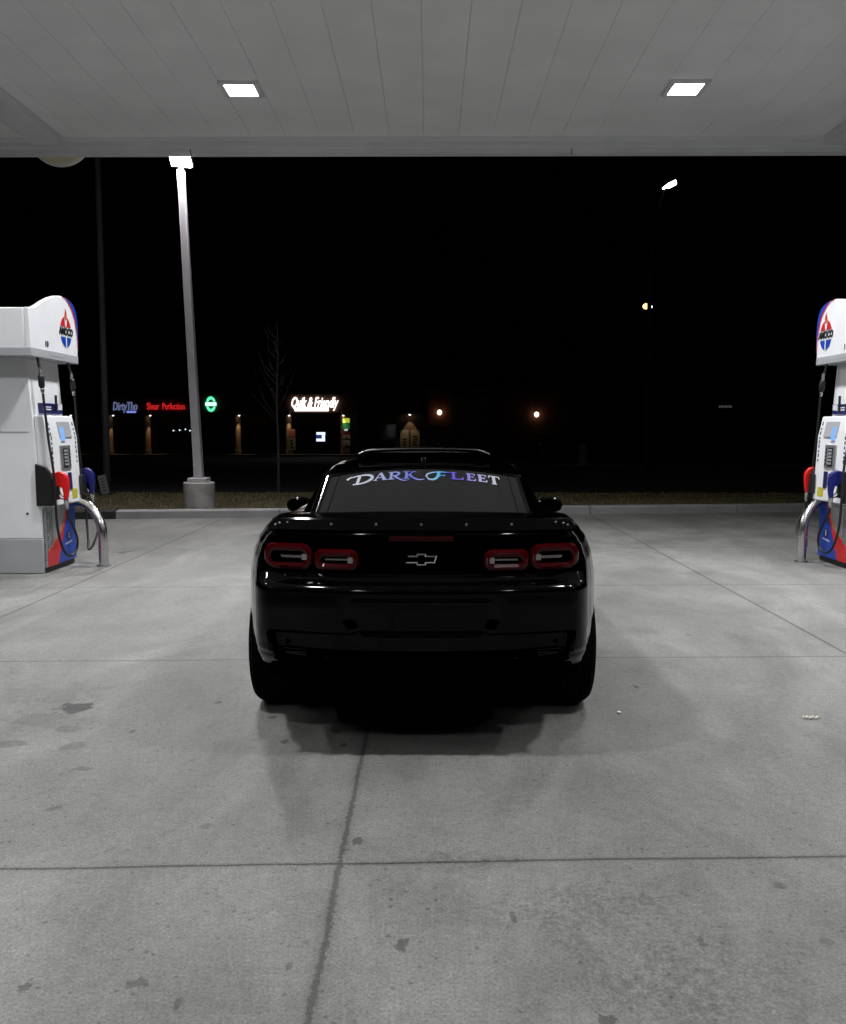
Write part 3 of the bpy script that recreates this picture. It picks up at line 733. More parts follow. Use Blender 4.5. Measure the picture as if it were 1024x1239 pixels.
mb = MB(); mb.tube([(-.455+.91*i/20, 2.279+.02*abs(-1+i/10)**4, 1.350-.012*abs(-1+i/10)**2-.028*max(0,abs(-1+i/10)-.86)/.14) for i in range(21)], .0085, 8); mb.build('sunroof_edge_glint', mat('edge_glint_metal', (.06,.06,.06), .35, metal=1), sun)  # grey metal strip added to imitate the reflection along the rear edge
# shark fin antenna
mb = MB(); fn = [(-.07,0),(-.055,.045),(-.035,.062),(.0,.052),(.07,.012),(.10,0)]
for dx, w in ((0,.012),): mb.prism(fn, lambda a, b, d: (d, 1.78+a, 1.250+b), -.014, .014)
mb.lathe([(.04,0),(.034,.012)], lambda a, b, h: (a*.8, 1.79+b*2.0, 1.247+h), 16)
mb.build('antenna_fin', M['paint'], car, bevel=.005)
# mirrors
for sg in (-1, 1):
    mb = MB(); P = [(-.03,-.05),(.07,-.055),(.125,-.04),(.145,.0),(.13,.04),(.08,.062),(.0,.06),(-.05,.03)]
    mb.prism(P, lambda a, b, d: (sg*(.90+a), 2.80+d, .912+b), -.035, .05); mb.prism([(x*.75+.01, z*.75) for x, z in P], lambda a, b, d: (sg*(.90+a), 2.80+d, .912+b), .05, .11)
    o = mb.build('side_mirror', M['paint'], car, bevel=.018, seg=3)
    mb = MB(); mb.prism([(x*.8+.01, z*.8) for x, z in P], lambda a, b, d: (sg*(.90+a), 2.80+d, .912+b), -.0375, -.036); mb.build('mirror_glass', M['sideglass'], o, smooth=False)
    mb = MB(); mb.tube([(sg*.80,2.86,.885),(sg*.88,2.84,.885)], .022, 8); mb.build('mirror_arm', M['trim'], o)
# spoiler
mb = MB(); n = 48; vs = []
for i in range(n+1):
    u = -1+2*i/n; x = u*.69; e = abs(u)
    yb = .115+.05*(e*.69/.64)**3; dr = .03*sm(.965,1.0,e)
    sec_ = [(yb+.02,1.03),(yb-.012,1.045),(yb-.022,1.092-dr),(yb-.016,1.099-dr),(yb-.006,1.096-dr),(yb+.03,1.062-dr*.5),(yb+.16,1.045)]
    vs += [(x, y, z) for y, z in sec_]
m_ = 7
mb.add(vs, [(i*m_+k, (i+1)*m_+k, (i+1)*m_+(k+1) % m_, i*m_+(k+1) % m_) for i in range(n) for k in range(m_)]+[list(range(m_)), list(range(n*m_, n*m_+m_))])
sp = mb.build('spoiler', M['paint'], car, ang=50)
for x in (-.40,-.20,0,.20,.40):
    mb = MB(); yb = .115+.05*(abs(x)/.64)**3-.0205
    mb.lathe([(.006,.006),(.006,-.001),(.003,-.003)], lambda a, b, h: (x+a, yb+h, 1.072+b), 12); mb.build('screw', M['screw'], sp)
for sg in (-1, 1):
    for dx, dz in ((.60,.0),(.635,-.004),(.655,-.012)):
        mb = MB(); yb = .115+.05*(dx/.64)**3-.021
        mb.lathe([(.005,.006),(.005,-.002),(.003,-.004)], lambda a, b, h: (sg*dx+a, yb+h, 1.078+dz+b), 10); mb.build('screw', M['screw'], sp)
# third brake light
mb = MB(); mb.box((-.145,rearY(0,1.0)-.006,.995),(.145,.2,1.018)); mb.build('brake_light', M['lens_dark'], car, bevel=.004)
# tail lights
def rrect(w, h, r, n=6):
    P = []
    for cx, cz, a in ((w/2-r,h/2-r,0),(-w/2+r,h/2-r,PI/2),(-w/2+r,-h/2+r,PI),(w/2-r,-h/2+r,1.5*PI)):
        P += [(cx+r*math.cos(a+PI/2*i/n), cz+r*math.sin(a+PI/2*i/n)) for i in range(n+1)]
    return P
def taillight(xc, zc, w, h, inner, name):
    sg = 1 if xc > 0 else -1
    def fs_(a, b, d):      # wraps onto the curved tail
        x = xc+a+.04*b*sg*0; z = zc+b-.10*(abs(x)-abs(xc))*0; 
        return (x, rearY(x, .92)-.004-d+max(0, abs(x)-.66)*.25, z)
    def ringstrip(mb, W0, H0, R0, W1, H1, R1, d0, d1, mi):
        a, b = rrect(W0, H0, R0), rrect(W1, H1, R1); n = len(a)
        mb.add([fs_(x, z, d0) for x, z in a]+[fs_(x, z, d1) for x, z in b], [(i, (i+1) % n, n+(i+1) % n, n+i) for i in range(n)], mi)
    r = h*.37
    mb = MB(); ringstrip(mb, w, h, r, w, h, r, -.03, .002, 2); ringstrip(mb, w, h, r, w-.012, h-.012, r-.005, .002, .011, 0)
    ringstrip(mb, w-.012, h-.012, r-.005, w-.040, h-.040, r*.8, .011, .016, 0); ringstrip(mb, w-.040, h-.040, r*.8, w-.066, h-.066, r*.5, .016, .010, 0); ringstrip(mb, w-.066, h-.066, r*.5, w-.070, h-.070, r*.45, .010, -.012, 1)
    n = 8; W1, H1 = w-.070, h-.070
    mb.add([fs_(-W1/2+W1*i/n, zz, -.012) for zz in (-H1/2, H1/2) for i in range(n+1)], [(i, i+1, n+2+i, n+1+i) for i in range(n)], 1)
    o = mb.build(name, [M['lens_red'], M['lens_dark'], M['trim']], car, ang=50, recalc=False)
    mb = MB(); a0, a1 = (-W1/2+.03, W1/2) ; e = -sg
    x0, x1 = sorted((e*(-W1/2+.015), e*(W1/2-.005)))
    mb.add([fs_(lerp(x0,x1,i/6), q, d) for d in (-.011,-.002) for q in (-.006,.006) for i in range(7)],
           [(14+i, 15+i, 22+i, 21+i) for i in range(6)]+[(i, i+1, 15+i, 14+i) for i in range(6)]+[(7+i, 8+i, 22+i, 21+i) for i in range(6)])
    bx = e*(W1/2+.004); mb.prism([(bx-.018,-.012),(bx+.016,-.012),(bx+.016,.014),(bx-.018,.014)], fs_, -.012, .014)
    mb.build('reversing_lamp', M['lens_clear'], o, smooth=False)
for sg in (-1, 1):
    taillight(sg*.602, .921, .228, .120, False, 'taillight'); taillight(sg*.380, .910, .203, .098, True, 'taillight')
# emblem
bw = [(-.071,-.004-.012),(-.060,.017),(-.021,.017),(-.021,.026),(.021,.026),(.021,.017),(.071,.017),(.060,-.016),(.021,-.016),(.021,-.026),(-.021,-.026),(-.021,-.016)]
bw[0] = (-.071,-.016)
mb = MB(); zc = .917
def ef(a, b, d): return (a, rz_(.92)-d, zc+b)
n = len(bw)
ins = []
for i, p in enumerate(bw):
    a, b, c_ = Vector(bw[i-1]), Vector(p), Vector(bw[(i+1) % n]); d1, d2 = (b-a).normalized(), (c_-b).normalized()
    n1, n2 = Vector((d1.y,-d1.x)), Vector((d2.y,-d2.x)); m2 = (n1+n2).normalized(); ins.append(tuple(b+m2*.0052/max(.4, m2.dot(n1))))
mb.add([ef(*p, .010) for p in bw]+[ef(*p, .012) for p in ins]+[ef(*p, -.002) for p in bw]+[ef(*p, .004) for p in ins],
       [(i, (i+1) % n, n+(i+1) % n, n+i) for i in range(n)]+[(i, (i+1) % n, 2*n+(i+1) % n, 2*n+i) for i in range(n)]+[(n+i, n+(i+1) % n, 3*n+(i+1) % n, 3*n+i) for i in range(n)])
em = mb.build('emblem', M['chrome'], car, smooth=False, recalc=False)
mb = MB(); mb.sheet(ins, ef, .005); mb.build('emblem_fill', M['trim'], em, smooth=False, recalc=False)
# windscreen lettering: serif capitals drawn as ribbons
dec = bpy.data.materials.new('iridescent_decal'); dec.use_nodes = True
nt = dec.node_tree; p = nt.nodes['Principled BSDF']; tc = nt.nodes.new('ShaderNodeTexCoord'); sx_ = nt.nodes.new('ShaderNodeSeparateXYZ')
nt.links.new(tc.outputs['Object'], sx_.inputs[0]); mr = nt.nodes.new('ShaderNodeMapRange'); mr.inputs[1].default_value = -.47; mr.inputs[2].default_value = .47
nt.links.new(sx_.outputs['X'], mr.inputs[0]); cr = nt.nodes.new('ShaderNodeValToRGB'); nt.links.new(mr.outputs[0], cr.inputs[0])
stops = [(0,(.62,.64,.68)),(.16,(.50,.54,.68)),(.30,(.30,.34,.75)),(.44,(.12,.13,.72)),(.52,(.45,.5,.8)),(.60,(.10,.55,.85)),(.66,(.10,.10,.85)),(.74,(.20,.12,.75)),(.84,(.42,.40,.80)),(.93,(.62,.64,.72)),(1,(.66,.70,.74))]
e = cr.color_ramp.elements; e[0].position, e[0].color = stops[0][0], (*stops[0][1],1); e[1].position, e[1].color = 1, (*stops[-1][1],1)
for q, c_ in stops[1:-1]: k_ = e.new(q); k_.color = (*c_, 1)
dk_ = nt.nodes.new('ShaderNodeVectorMath'); dk_.operation = 'SCALE'; dk_.inputs['Scale'].default_value = .6; nt.links.new(cr.outputs[0], dk_.inputs[0]); nt.links.new(dk_.outputs[0], p.inputs['Base Color']); p.inputs['Roughness'].default_value = .5; p.inputs['Specular IOR Level'].default_value = .2
mb = MB()
def dmap(X, Y):     # lettering drawn in its own units: X 0..184, Y 0..16 (down)
    x = (X-92)/92*.452; y = 1.553-.055*abs((X-92)/92)**2.2-Y/15*.165
    return (x, y, zroof(y, x)+.0085)
def rib(pts, w, n=8):
    if len(pts) == 2: P = [Vector(pts[0]), Vector(pts[1])]; P = [P[0].lerp(P[1], i/4) for i in range(5)]
    else: P = [Vector((a.x, a.y)) for a in bez([(x, y, 0) for x, y in pts], n)]
    m = len(P); vs = []
    for i, q in enumerate(P):
        d = (P[min(i+1,m-1)]-P[max(i-1,0)]).normalized(); nn = Vector((-d.y, d.x))
        ww = (w[0] if i == 0 else w[0]+(w[1]-w[0])*i/(m-1))/2 if isinstance(w, tuple) and len(w) == 2 else ((w if not isinstance(w, tuple) else (lerp(w[0],w[1],i/(m-1)*2) if i/(m-1) < .5 else lerp(w[1],w[2],i/(m-1)*2-1)))/2)
        vs += [dmap(*(q+nn*ww)), dmap(*(q-nn*ww))]
    mb.add(vs, [(2*i, 2*i+1, 2*i+3, 2*i+2) for i in range(m-1)])
def stem(x, y0=1.2, y1=12, w=4.2): rib([(x,y0),(x,y1)], w); rib([(x-4,y0),(x+4,y0)], 1.3); rib([(x-4,y1),(x+4,y1)], 1.3)
# D
rib([(0,6.5),(2,4),(5,3.2),(9,4)], (3.2,2.0,.8)); rib([(14.5,2.5),(13,14)], 3.8)
rib([(7,2.8),(18,1.8),(27,3.2),(30,7.5),(25,12.2),(17,14.4),(8,14.6)], (1.4,4.0,1.4))
# A
rib([(39.5,1),(34,11.6)], 1.4); rib([(39.5,1),(45.5,11.6)], 3.4); rib([(36,8.3),(43,8.3)], 1.2); rib([(31.5,11.6),(36.5,11.6)], 1.3); rib([(42.5,11.6),(48.5,11.6)], 1.3)
# R
stem(53, 1.4, 11.6, 3.4); rib([(53,1.4),(59,1.2),(62.5,3.8),(59,6.6),(54,6.8)], (1.2,2.8,1.2)); rib([(57,6.8),(62,11),(68,14.2),(75,13.6)], (3.2,2.2,.7))
# K
stem(71.5, 1.4, 11.2, 3.4); rib([(80,1.4),(73,7)], 1.5); rib([(77.5,1.4),(83,1.4)], 1.3); rib([(75,6),(80,10.5),(87,13.8),(94,12.6)], (3.4,2.4,.8))
# F
rib([(95.5,9.5),(97,5.5),(102,3),(111,1.6),(124,2)], (2.4,2.0,1.6)); rib([(111,2),(110,8),(105.5,12.8),(99.5,13),(96.5,9.5)], (4.0,3.2,1.3)); rib([(111,7),(118,7)], 1.4); rib([(118,5.2),(118,8.8)], 1.2)
# L E E T
stem(129, 1.8, 11.4, 3.8); rib([(129,11.4),(140,11.4)], 1.5); rib([(140,8.2),(140,11.8)], 1.5)
for x in (147.5, 161.0):
    rib([(x,1.8),(x,11.6)], 3.8); rib([(x-3,1.8),(x+7,1.8)], 1.4); rib([(x-3,11.6),(x+7.5,11.6)], 1.4); rib([(x,6.5),(x+5,6.5)], 1.3); rib([(x+7,1.4),(x+7,4.4)], 1.4); rib([(x+7.5,8.8),(x+7.5,12)], 1.5); rib([(x+5,5),(x+5,8)], 1.2)
rib([(177.5,1.8),(177.5,13)], 3.8); rib([(171.5,1.8),(184,1.8)], 1.5); rib([(171.8,1.4),(171.8,5)], 1.4); rib([(184,1.4),(184,5)], 1.4); rib([(174.5,13),(180.5,13)], 1.3)
lt = mb.build('window_lettering', dec, rw, smooth=False, recalc=False); lt['label'] = 'pale to blue serif lettering DARK FLEET across the top of the rear window'

# ------------------------------------------------------------------ lamp post with concrete base
b = at(240, 615, z=.12); LB = b
lp = thing('lamp_post', 'tall white lit lamp post on a round concrete base at the kerb', 'lamp post', (b.x, b.y+.1, .11))
mb = MB(); mb.lathe([(.265,-.1),(.265,.44),(.25,.455)], lambda a, b_, h: (a, b_, h), 40); mb.build('concrete_base', M['conc_base'], lp)
mb = MB(); mb.box((-.16,-.16,.456),(.16,.16,.53)); mb.build('base_cover', M['pole_white'], lp, bevel=.01)
th_, hb = .0, .53
topx = at(219, 206, Y=b.y+.1)
dx, dz = topx.x-b.x, topx.z-.11
mb = MB()
mb.prism([(-.074,-.074),(.074,-.074),(.074,.074),(-.074,.074)], lambda a, b_, d: ((a*lerp(1,.72,d))+dx*d, b_*lerp(1,.72,d), lerp(.531, dz, d)), 0, 1); mb.build('pole', M['pole_white'], lp, bevel=.008)
mb = MB(); mb.tube([(dx,0,dz-.02),(dx,0,dz+.10)], .035, 10); mb.build('tenon', M['pole_white'], lp)
mb = MB(); mb.M = Matrix.Translation((dx-.01,-.05,dz+.19)) @ Matrix.Rotation(math.radians(-38), 4, 'X') @ Matrix.Rotation(math.radians(8), 4, 'Y')
mb.box((-.19,-.20,.02),(.19,.20,.09)); hd = mb.build('lamp_head', M['pole_white'], lp, bevel=.012)
mb2 = MB(); mb2.M = mb.M; mb2.box((-.165,-.175,.0),(.165,.175,.018)); mb2.build('lamp_lens', emitter('lamp_led', (1,.98,1), 950), hd, smooth=False)

# tall dark pole
b = at(130, 598, z=.12); t = at(118, 186, Y=b.y)
tp = thing('utility_pole', 'tall unlit dark grey pole rising past the canopy edge left of the lamp post', 'pole', (b.x, b.y, .11))
mb = MB(); dx, dz = (t.x-b.x)*1.25, (t.z-.11)*1.25
mb.tube([(0,0,0),(dx,0,dz)], [.075,.05], 14); mb.build('shaft', M['dark_pole'], tp)
mb = MB(); mb.lathe([(.16,0),(.16,.05),(.10,.07)], lambda a, b_, h: (a, b_, h), 20); mb.build('base_flange', M['dark_pole'], tp)

# street light right
b = at(783, 572, z=0); sl = thing('street_lamp', 'slender dark street lamp with curved arm and glowing white head, right of the road', 'street lamp', (b.x, b.y, -.02))
def rel(px, py, o=b): q = at(px, py, Y=o.y); return (q.x-o.x, 0, q.z+.02)
mb = MB(); path = bez([(0,0,0), rel(783.5,500), rel(785,420), rel(787,330), rel(792,280), rel(799,243), rel(806,228)], 8)
mb.tube(path, [.10-.065*i/(len(path)-1) for i in range(len(path))], 12); mb.build('pole', M['dark_pole'], sl)
h = Vector(rel(809, 224)); mb = MB(); mb.M = Matrix.Translation(h) @ Matrix.Rotation(math.radians(-25), 4, 'Y') @ Matrix.Rotation(math.radians(-30), 4, 'X')
mb.prism([(-.28,0),(.0,-.10),(.26,-.10),(.30,0),(.26,.10),(.0,.10)], lambda a, b_, d: (a, b_, d), .0, .10); hd = mb.build('lamp_head', M['dark_metal'], sl, bevel=.02)
mb2 = MB(); mb2.M = mb.M; mb2.prism([(-.22,0),(.0,-.09),(.24,-.09),(.26,0),(.24,.09),(.0,.09)], lambda a, b_, d: (a, b_, d), -.05, -.004); mb2.build('lamp_lens', emitter('street_led', (1,1,.88), 14), hd, smooth=False)
# second lamp on far pole
b2 = at(785, 562, z=-.02); q = at(785, 371, Y=40)
s2 = thing('street_lamp', 'distant street lamp with small warm glowing head seen halfway up the nearer pole', 'street lamp', (q.x, 40, -.4))
mb = MB(); mb.tube([(0,0,0),(0,0,q.z+.2)], [.10,.06], 10); mb.build('pole', M['dark_pole'], s2)
mb = MB(); mb.sphere((-.13,-.10,q.z+.4), (.17,.13,.13)); hd = mb.build('lamp_head', emitter('warm_lamp', (1,.58,.20), 3), s2)
mb = MB(); mb.sphere((.10,-.10,q.z+.38), (.05,.05,.06)); mb.build('lamp_head', emitter('warm_lamp_small', (1,.85,.6), 3), s2)
mb = MB(); mb.tube([(-.2,0,q.z+.56),(.15,0,q.z+.56)], .03, 8); mb.build('cross_arm', M['dark_metal'], s2)

# sapling
b = at(337.5, 596, z=.12); tr = thing('bare_sapling', 'thin bare young tree standing on the grass left of the car', 'tree', (b.x, b.y, .11))
mb = MB(); P = bez([(0,0,0),(.01,.0,1.0),(-.01,0,1.9),(.03,0,2.9),(.02,0,3.6)], 5); mb.tube(P, [.035-.028*i/(len(P)-1) for i in range(len(P))], 8); mb.build('trunk', M['bark'], tr)
rnd = random.Random(3); mb = MB()
for i in range(17):
    z = 1.5+i*.11+rnd.uniform(-.08,.08); a = rnd.uniform(0, 2*PI); l = ((3.7-z)*.30+.12)*rnd.uniform(.5,1.25)
    p0 = Vector((0,0,z)); p1 = p0+Vector((math.cos(a)*l*.5, math.sin(a)*l*.5, l*rnd.uniform(.35,.8))); p2 = p1+Vector((math.cos(a+rnd.uniform(-1,1))*l*.4, math.sin(a+.4)*l*.4, l*rnd.uniform(.4,.9)))
    mb.tube([p0,p1,p2], [.010,.006,.002], 5)
    for k in range(3):
        c0 = p0.lerp(p1, .4+.25*k); mb.tube([c0, c0+Vector((rnd.uniform(-.2,.2), rnd.uniform(-.2,.2), rnd.uniform(.1,.3)))], [.004,.0015], 4)
mb.build('crown', M['bark'], tr)

# yard sign
a = at(128, 584, Y=17.2); ys_ = thing('yard_sign', 'small pale leaning sign board standing on the grass beside the dark pole', 'sign', (a.x, 17.2, .11)); ys_.rotation_euler = (0, math.radians(-10), math.radians(20))
mb = MB(); mb.box((-.075,-.008,.06),(.075,.008,.44)); mb.build('board', mat('pale_board', (.14,.14,.14), .6), ys_, bevel=.003)
mb = MB()
for k in range(5): mb.box((-.045,-.0105,.12+k*.06),(.04,-.0085,.14+k*.06))
mb.build('print', M['dark_metal'], ys_, smooth=False)
mb = MB(); mb.box((-.055,-.004,-.05),(-.047,.004,.08)); mb.box((.047,-.004,-.05),(.055,.004,.08)); mb.build('stake', M['dark_metal'], ys_, smooth=False)

# ------------------------------------------------------------------ strip mall
MY = 65.0
def mx(px, py=510, Y=MY): return at(px, py, Y=Y).x
def mz(py, Y=MY): return at(400, py, Y=Y).z
mall = thing('shop_row', 'long low dark row of shops beyond the road, with lit signs and tan columns', 'building', (0, MY, WZ))
X0, X1 = mx(-80), mx(432)
zt = mz(470)-WZ
mb = MB(); mb.box((X0,.3,0),(X1,14,zt+.3)); mb.build('wall', M['stucco'], mall, smooth=False)
mb = MB(); mb.box((X0-.2,-1.2,mz(498)-WZ-.1),(X1+.2,.298,mz(478)-WZ)); mb.build('sign_fascia', M['brick'], mall, smooth=False)
mb = MB(); mb.box((X0-.3,-.6,zt),(X1+.3,14.2,zt+.28)); mb.build('roof', M['dark_metal'], mall, smooth=False)
for px in (60,108,160,208,240,272,315,340,372,395):
    x = mx(px); mb = MB(); mb.box((x-1.15,.25,.35),(x+1.15,.298,mz(515)-WZ)); w_ = mb.build('window', M['shop_glass'], mall, smooth=False)
    mb = MB()
    for q in (-1.17,-.02,1.13): mb.box((x+q,.20,.30),(x+q+.05,.248,mz(515)-WZ+.05))
    mb.box((x-1.17,.19,mz(515)-WZ+.05),(x+1.18,.25,mz(515)-WZ+.12)); mb.build('window_frame', M['dark_metal'], w_, smooth=False)
for px in (88.5,139,184,291.5,352,417.5):
    x = mx(px); mb = MB(); mb.lathe([(.27,0),(.27,.3),(.22,.32),(.22,2.9)], lambda a, b_, h: (x+a, -1.05+b_, h), 24); mb.build('column', M['column'], mall)
# sconces
proto = None
def sconce(px, py, Y, label, watt, col=(1,.72,.42), size=.07, drop=0, st=10, cone=46):
    global proto
    q = at(px, py, Y=Y)
    if proto is None:
        proto = thing('wall_lamp', label, 'wall lamp', q, group='gooseneck lamps on the shop fronts')
        mb = MB(); mb.tube(bez([(.1,1.0,.0),(.1,.6,.35),(.05,.2,.38),(0,0,.2)], 6), .02, 8); mb.build('arm', M['dark_metal'], proto)
        mb = MB(); mb.lathe([(.04,.20),(.10,.17),(.20,.03),(.19,.03),(.09,.15),(.03,.17)], lambda a, b_, h: (a, b_, h), 20); mb.build('shade', M['dark_metal'], proto)
        mb = MB(); mb.sphere((0,0,.05), .075); mb.build('bulb', emitter('lamp_bulb', (1,.8,.6), 6), proto)
        o = proto
    else: o = copy_tree(proto)
    o.location = q; tag(o, label, 'wall lamp', 'gooseneck lamps on the shop fronts')
    ld = bpy.data.lights.new('lamp_light', 'SPOT'); ld.energy = watt; ld.color = col; ld.spot_size = math.radians(cone); ld.spot_blend = .25; ld.shadow_soft_size = .04
    lo = bpy.data.objects.new('lamp_light', ld); COL.objects.link(lo); lo.parent = o; lo.location = (0, 0, -.03); lo.rotation_euler = (math.radians(8), 0, 0)
    return o
for px, lab in ((86,'small lamp over the column behind the left pump'),(137,'small lamp over the column below the blue-white shop sign'),(182,'small lamp over the column below the red shop sign'),
                (289.5,'small lamp over the tan column right of the green round sign'),(350,'small lamp over the poster column left of the white script sign'),(415.5,'small lamp above the yellow-green banner right of the white script sign')):
    sconce(px, 503, MY-1.55, lab, 55)
# signs (lit letters)
def lit_sign(name, label, txt, px, py, size, m, shear=0, off=0, sx=1.0, extra=None, space=1.0):
    q = at(px, py, Y=MY-1.24)
    o = thing(name, label, 'sign', q)
    mb = MB(); text_mb(mb, txt, size, lambda a, b_, d: (a, d, b_), -.08, -.01, shear=shear, off=off, sx=sx, space=space); mb.build('letters', m, o, smooth=False)
    return o, q
red = emitter('red_neon', (1,.03,.03), .62); wh = emitter('white_sign_light', (1,.93,.90), 2.6); bw_ = emitter('blue_white_sign', (.35,.42,.85), .32); bl = emitter('blue_sign_band', (.25,.33,1), .8); gr = emitter('green_sign', (.10,.8,.42), 1.4); gw = emitter('green_white_sign', (.5,1,.75), 1.6)
lit_sign('shop_sign', 'red lit shop sign letters reading Shear Perfection', 'Shear  Perfection', 201, 492, .70, red, sx=.58, off=0)
o, q = lit_sign('shop_sign', 'blue-white lit script shop sign above the shops left of the red sign', 'DirtyTho', 151.5, 492, .86, bw_, sx=.56, shear=.2, off=.012)
mb = MB(); mb.box((.12,-.06,-.46),(.80,-.01,-.32)); mb.build('underline', bl, o, smooth=False)
o, q = lit_sign('shop_sign', 'large bright white script sign reading Quik & Friendly', 'Quik & Friendly', 380, 487.5, 1.05, wh, sx=.53, shear=.35, off=.016, space=.96)
mb = MB(); mb.box((-1.42,-.07,-.60),(1.08,-.01,-.34)); mb.build('underline', wh, o, bevel=.02)
q = at(255.5, 489, Y=MY-1.24); o = thing('round_shop_sign', 'green lit round sign with pale band across it', 'sign', q)
mb = MB(); n = 40
for a0, a1 in ((.38, PI-.38), (PI+.38, 2*PI-.38)):
    k = 16; vs = []
    for i in range(k+1):
        a = lerp(a0, a1, i/k)
        for r_ in (1, .62):
            for d in (-.08, -.01): vs.append((math.cos(a)*.36*r_, d, math.sin(a)*.56*r_))
    mb.add(vs, [f for i in range(k) for f in ((4*i, 4*i+2, 4*i+6, 4*i+4),(4*i+1, 4*i+5, 4*i+7, 4*i+3),(4*i, 4*i+4, 4*i+5, 4*i+1),(4*i+2, 4*i+3, 4*i+7, 4*i+6))])
mb.build('ring', gr, o, smooth=False)
mb = MB(); mb.box((-.40,-.09,-.13),(.40,-.01,.13)); mb.build('band', gw, o, smooth=False)
# window screen
q = at(388.5, 528.5, Y=MY+.1); o = thing('lit_screen', 'small blue-white lit screen in the window under the white script sign', 'screen', q)
mb = MB(); mb.box((-.36,-.03,-.36),(.36,.0,.36)); mb.build('panel', emitter('screen_face', (.02,.04,.2), .8), o, smooth=False)
mb = MB(); mb.box((-.33,-.045,.16),(.33,-.031,.34)); mb.box((-.34,-.045,-.34),(.30,-.031,-.14)); mb.box((.08,-.045,-.139),(.30,-.031,.159)); mb.build('picture', emitter('screen_white', (.65,.75,1), 1.6), o, smooth=False)
# posters
def poster(px, py, w, h, Y, label, top, body_, cat='poster', bars=3):
    q = at(px, py, Y=Y); o = thing('poster', label, cat, q)
    mb = MB(); mb.box((-w/2,-.02,-h/2),(w/2,0,h/2)); mb.build('sheet', mat('poster_body', body_, .6), o, smooth=False)
    if top:
        mb = MB(); mb.box((-w/2+.01,-.026,h*.12),(w/2-.01,-.0205,h/2-.01)); mb.build('header', mat('poster_top', top, .6), o, smooth=False)
    mb = MB()
    for k in range(bars):
        z0 = -h*.40+k*h*.16; x0 = -w*.35+random.random()*w*.2; mb.box((x0,-.026,z0),(x0+w*.45,-.0205,z0+h*.07))
    mb.build('print', M['dark_metal'], o, smooth=False)
    return o
PYY = MY-1.36
poster(353.5, 532, .52, 1.55, PYY, 'tall poster, pink top and cream below, on the column left of the script sign', (.5,.18,.15), (.55,.5,.38))
poster(419.5, 527, .52, .5, PYY, 'poster with red top on the right column, above the grey poster', (.4,.03,.05), (.6,.57,.5), bars=2)
poster(419.8, 536, .52, .42, PYY, 'white poster in the middle of the right column, below the red one', None, (.6,.58,.52), bars=2)
poster(420, 547, .44, .62, PYY, 'grey poster lowest on the right column', None, (.22,.21,.2))
q = at(419, 513, Y=PYY-.02); o = thing('banner', 'yellow and green lit banner at the top of the right column', 'banner', q)
mb = MB(); mb.box((-.26,-.03,.1),(.26,0,.42)); mb.build('yellow_field', mat('yellow_banner', (.6,.65,.08), .5, emit=(.7,.8,.1), es=.6), o, smooth=False)
mb = MB(); mb.box((-.26,-.03,-.36),(.26,0,.098)); mb.build('green_field', mat('green_banner', (.03,.2,.06), .5, emit=(.03,.25,.08), es=.3), o, smooth=False)
mb = MB(); mb.box((-.13,-.035,-.50),(.12,0,-.362)); mb.build('white_tab', mat('white_tab', (.7,.7,.7), .5, emit=(.8,.8,.85), es=.5), o, smooth=False)
# little hanging lights in a window
pr = None
for i, (px, py, lab) in enumerate(((210,521,'faintest, leftmost'),(217.5,520.5,'second from the left'),(224.5,519.5,'third from the left'),(230,521,'brightest, nearest the lamp post'))):
    if pr is None:
        pr = thing('window_light', '', 'small light', (0,0,0), group='small white lights in the dark shop window')
        mb = MB(); mb.sphere((0,0,0), .055, 8); mb.build('bulb', emitter('tiny_bulb', (.8,.92,1), 1.3), pr)
        mb = MB(); mb.tube([(0,0,.05),(0,0,.5)], .008, 6); mb.build('cord', M['dark_metal'], pr); o = pr
    else: o = copy_tree(pr)
    o.location = at(px, py, Y=MY+.05); o['label'] = 'tiny white light in the shop window, '+lab

# ------------------------------------------------------------------ orange building
OY = 56.0
ox0, ox1 = mx(432, Y=OY), mx(690, Y=OY)
ob = thing('orange_building', 'dark orange and brown building with wall lights beyond the road, behind the car', 'building', (0, OY, -.62))
ht = mz(475, OY)+.62
xm = mx(518, Y=OY)
mb = MB(); mb.box((ox0,.4,0),(xm-.02,12,ht-.3)); mb.build('brown_wing', M['stucco'], ob, smooth=False)
mb = MB(); mb.box((xm,0,0),(ox1,12,ht)); mb.build('wall', M['orange_wall'], ob, smooth=False)
mb = MB(); mb.box((xm-.1,-.15,ht),(ox1+.1,12.1,ht+.14)); mb.build('parapet_cap', M['dark_metal'], ob, smooth=False)
a0, a1 = mx(545, Y=OY), mx(598, Y=OY)
mb = MB(); mb.box((a0,-.12,.9),(a1,-.002,ht-.25)); mb.build('mural_panel', mat('grey_mural_panel', (.10,.11,.12), .7, var=.6, vscale=1.5), ob, smooth=False)
for px in (448, 470): 
    x = mx(px, Y=OY); mb = MB(); mb.box((x-.5,.3,.2),(x+.5,.398,2.3)); w_ = mb.build('window', M['shop_glass'], ob, smooth=False)
    mb = MB(); mb.box((x-.56,.28,2.302),(x+.56,.40,2.4)); mb.build('lintel', M['dark_metal'], w_, smooth=False)
x = mx(525, Y=OY); mb = MB(); mb.box((x-.45,-.05,.05),(x+.45,-.002,2.2)); d_ = mb.build('door', M['dark_metal'], ob, smooth=False)
mb = MB(); mb.box((x+.32,-.10,1.0),(x+.36,-.052,1.2)); mb.build('handle', M['steel'], d_, smooth=False)
sconce(496, 502, OY+.1, 'small lamp casting a warm cone over the two wall posters', 38, st=3, cone=60)
poster(489.5, 530.5, .55, 1.12, OY+.36, 'pale poster on the brown wall, left of the pair under the lamp', None, (.5,.45,.38), bars=3)
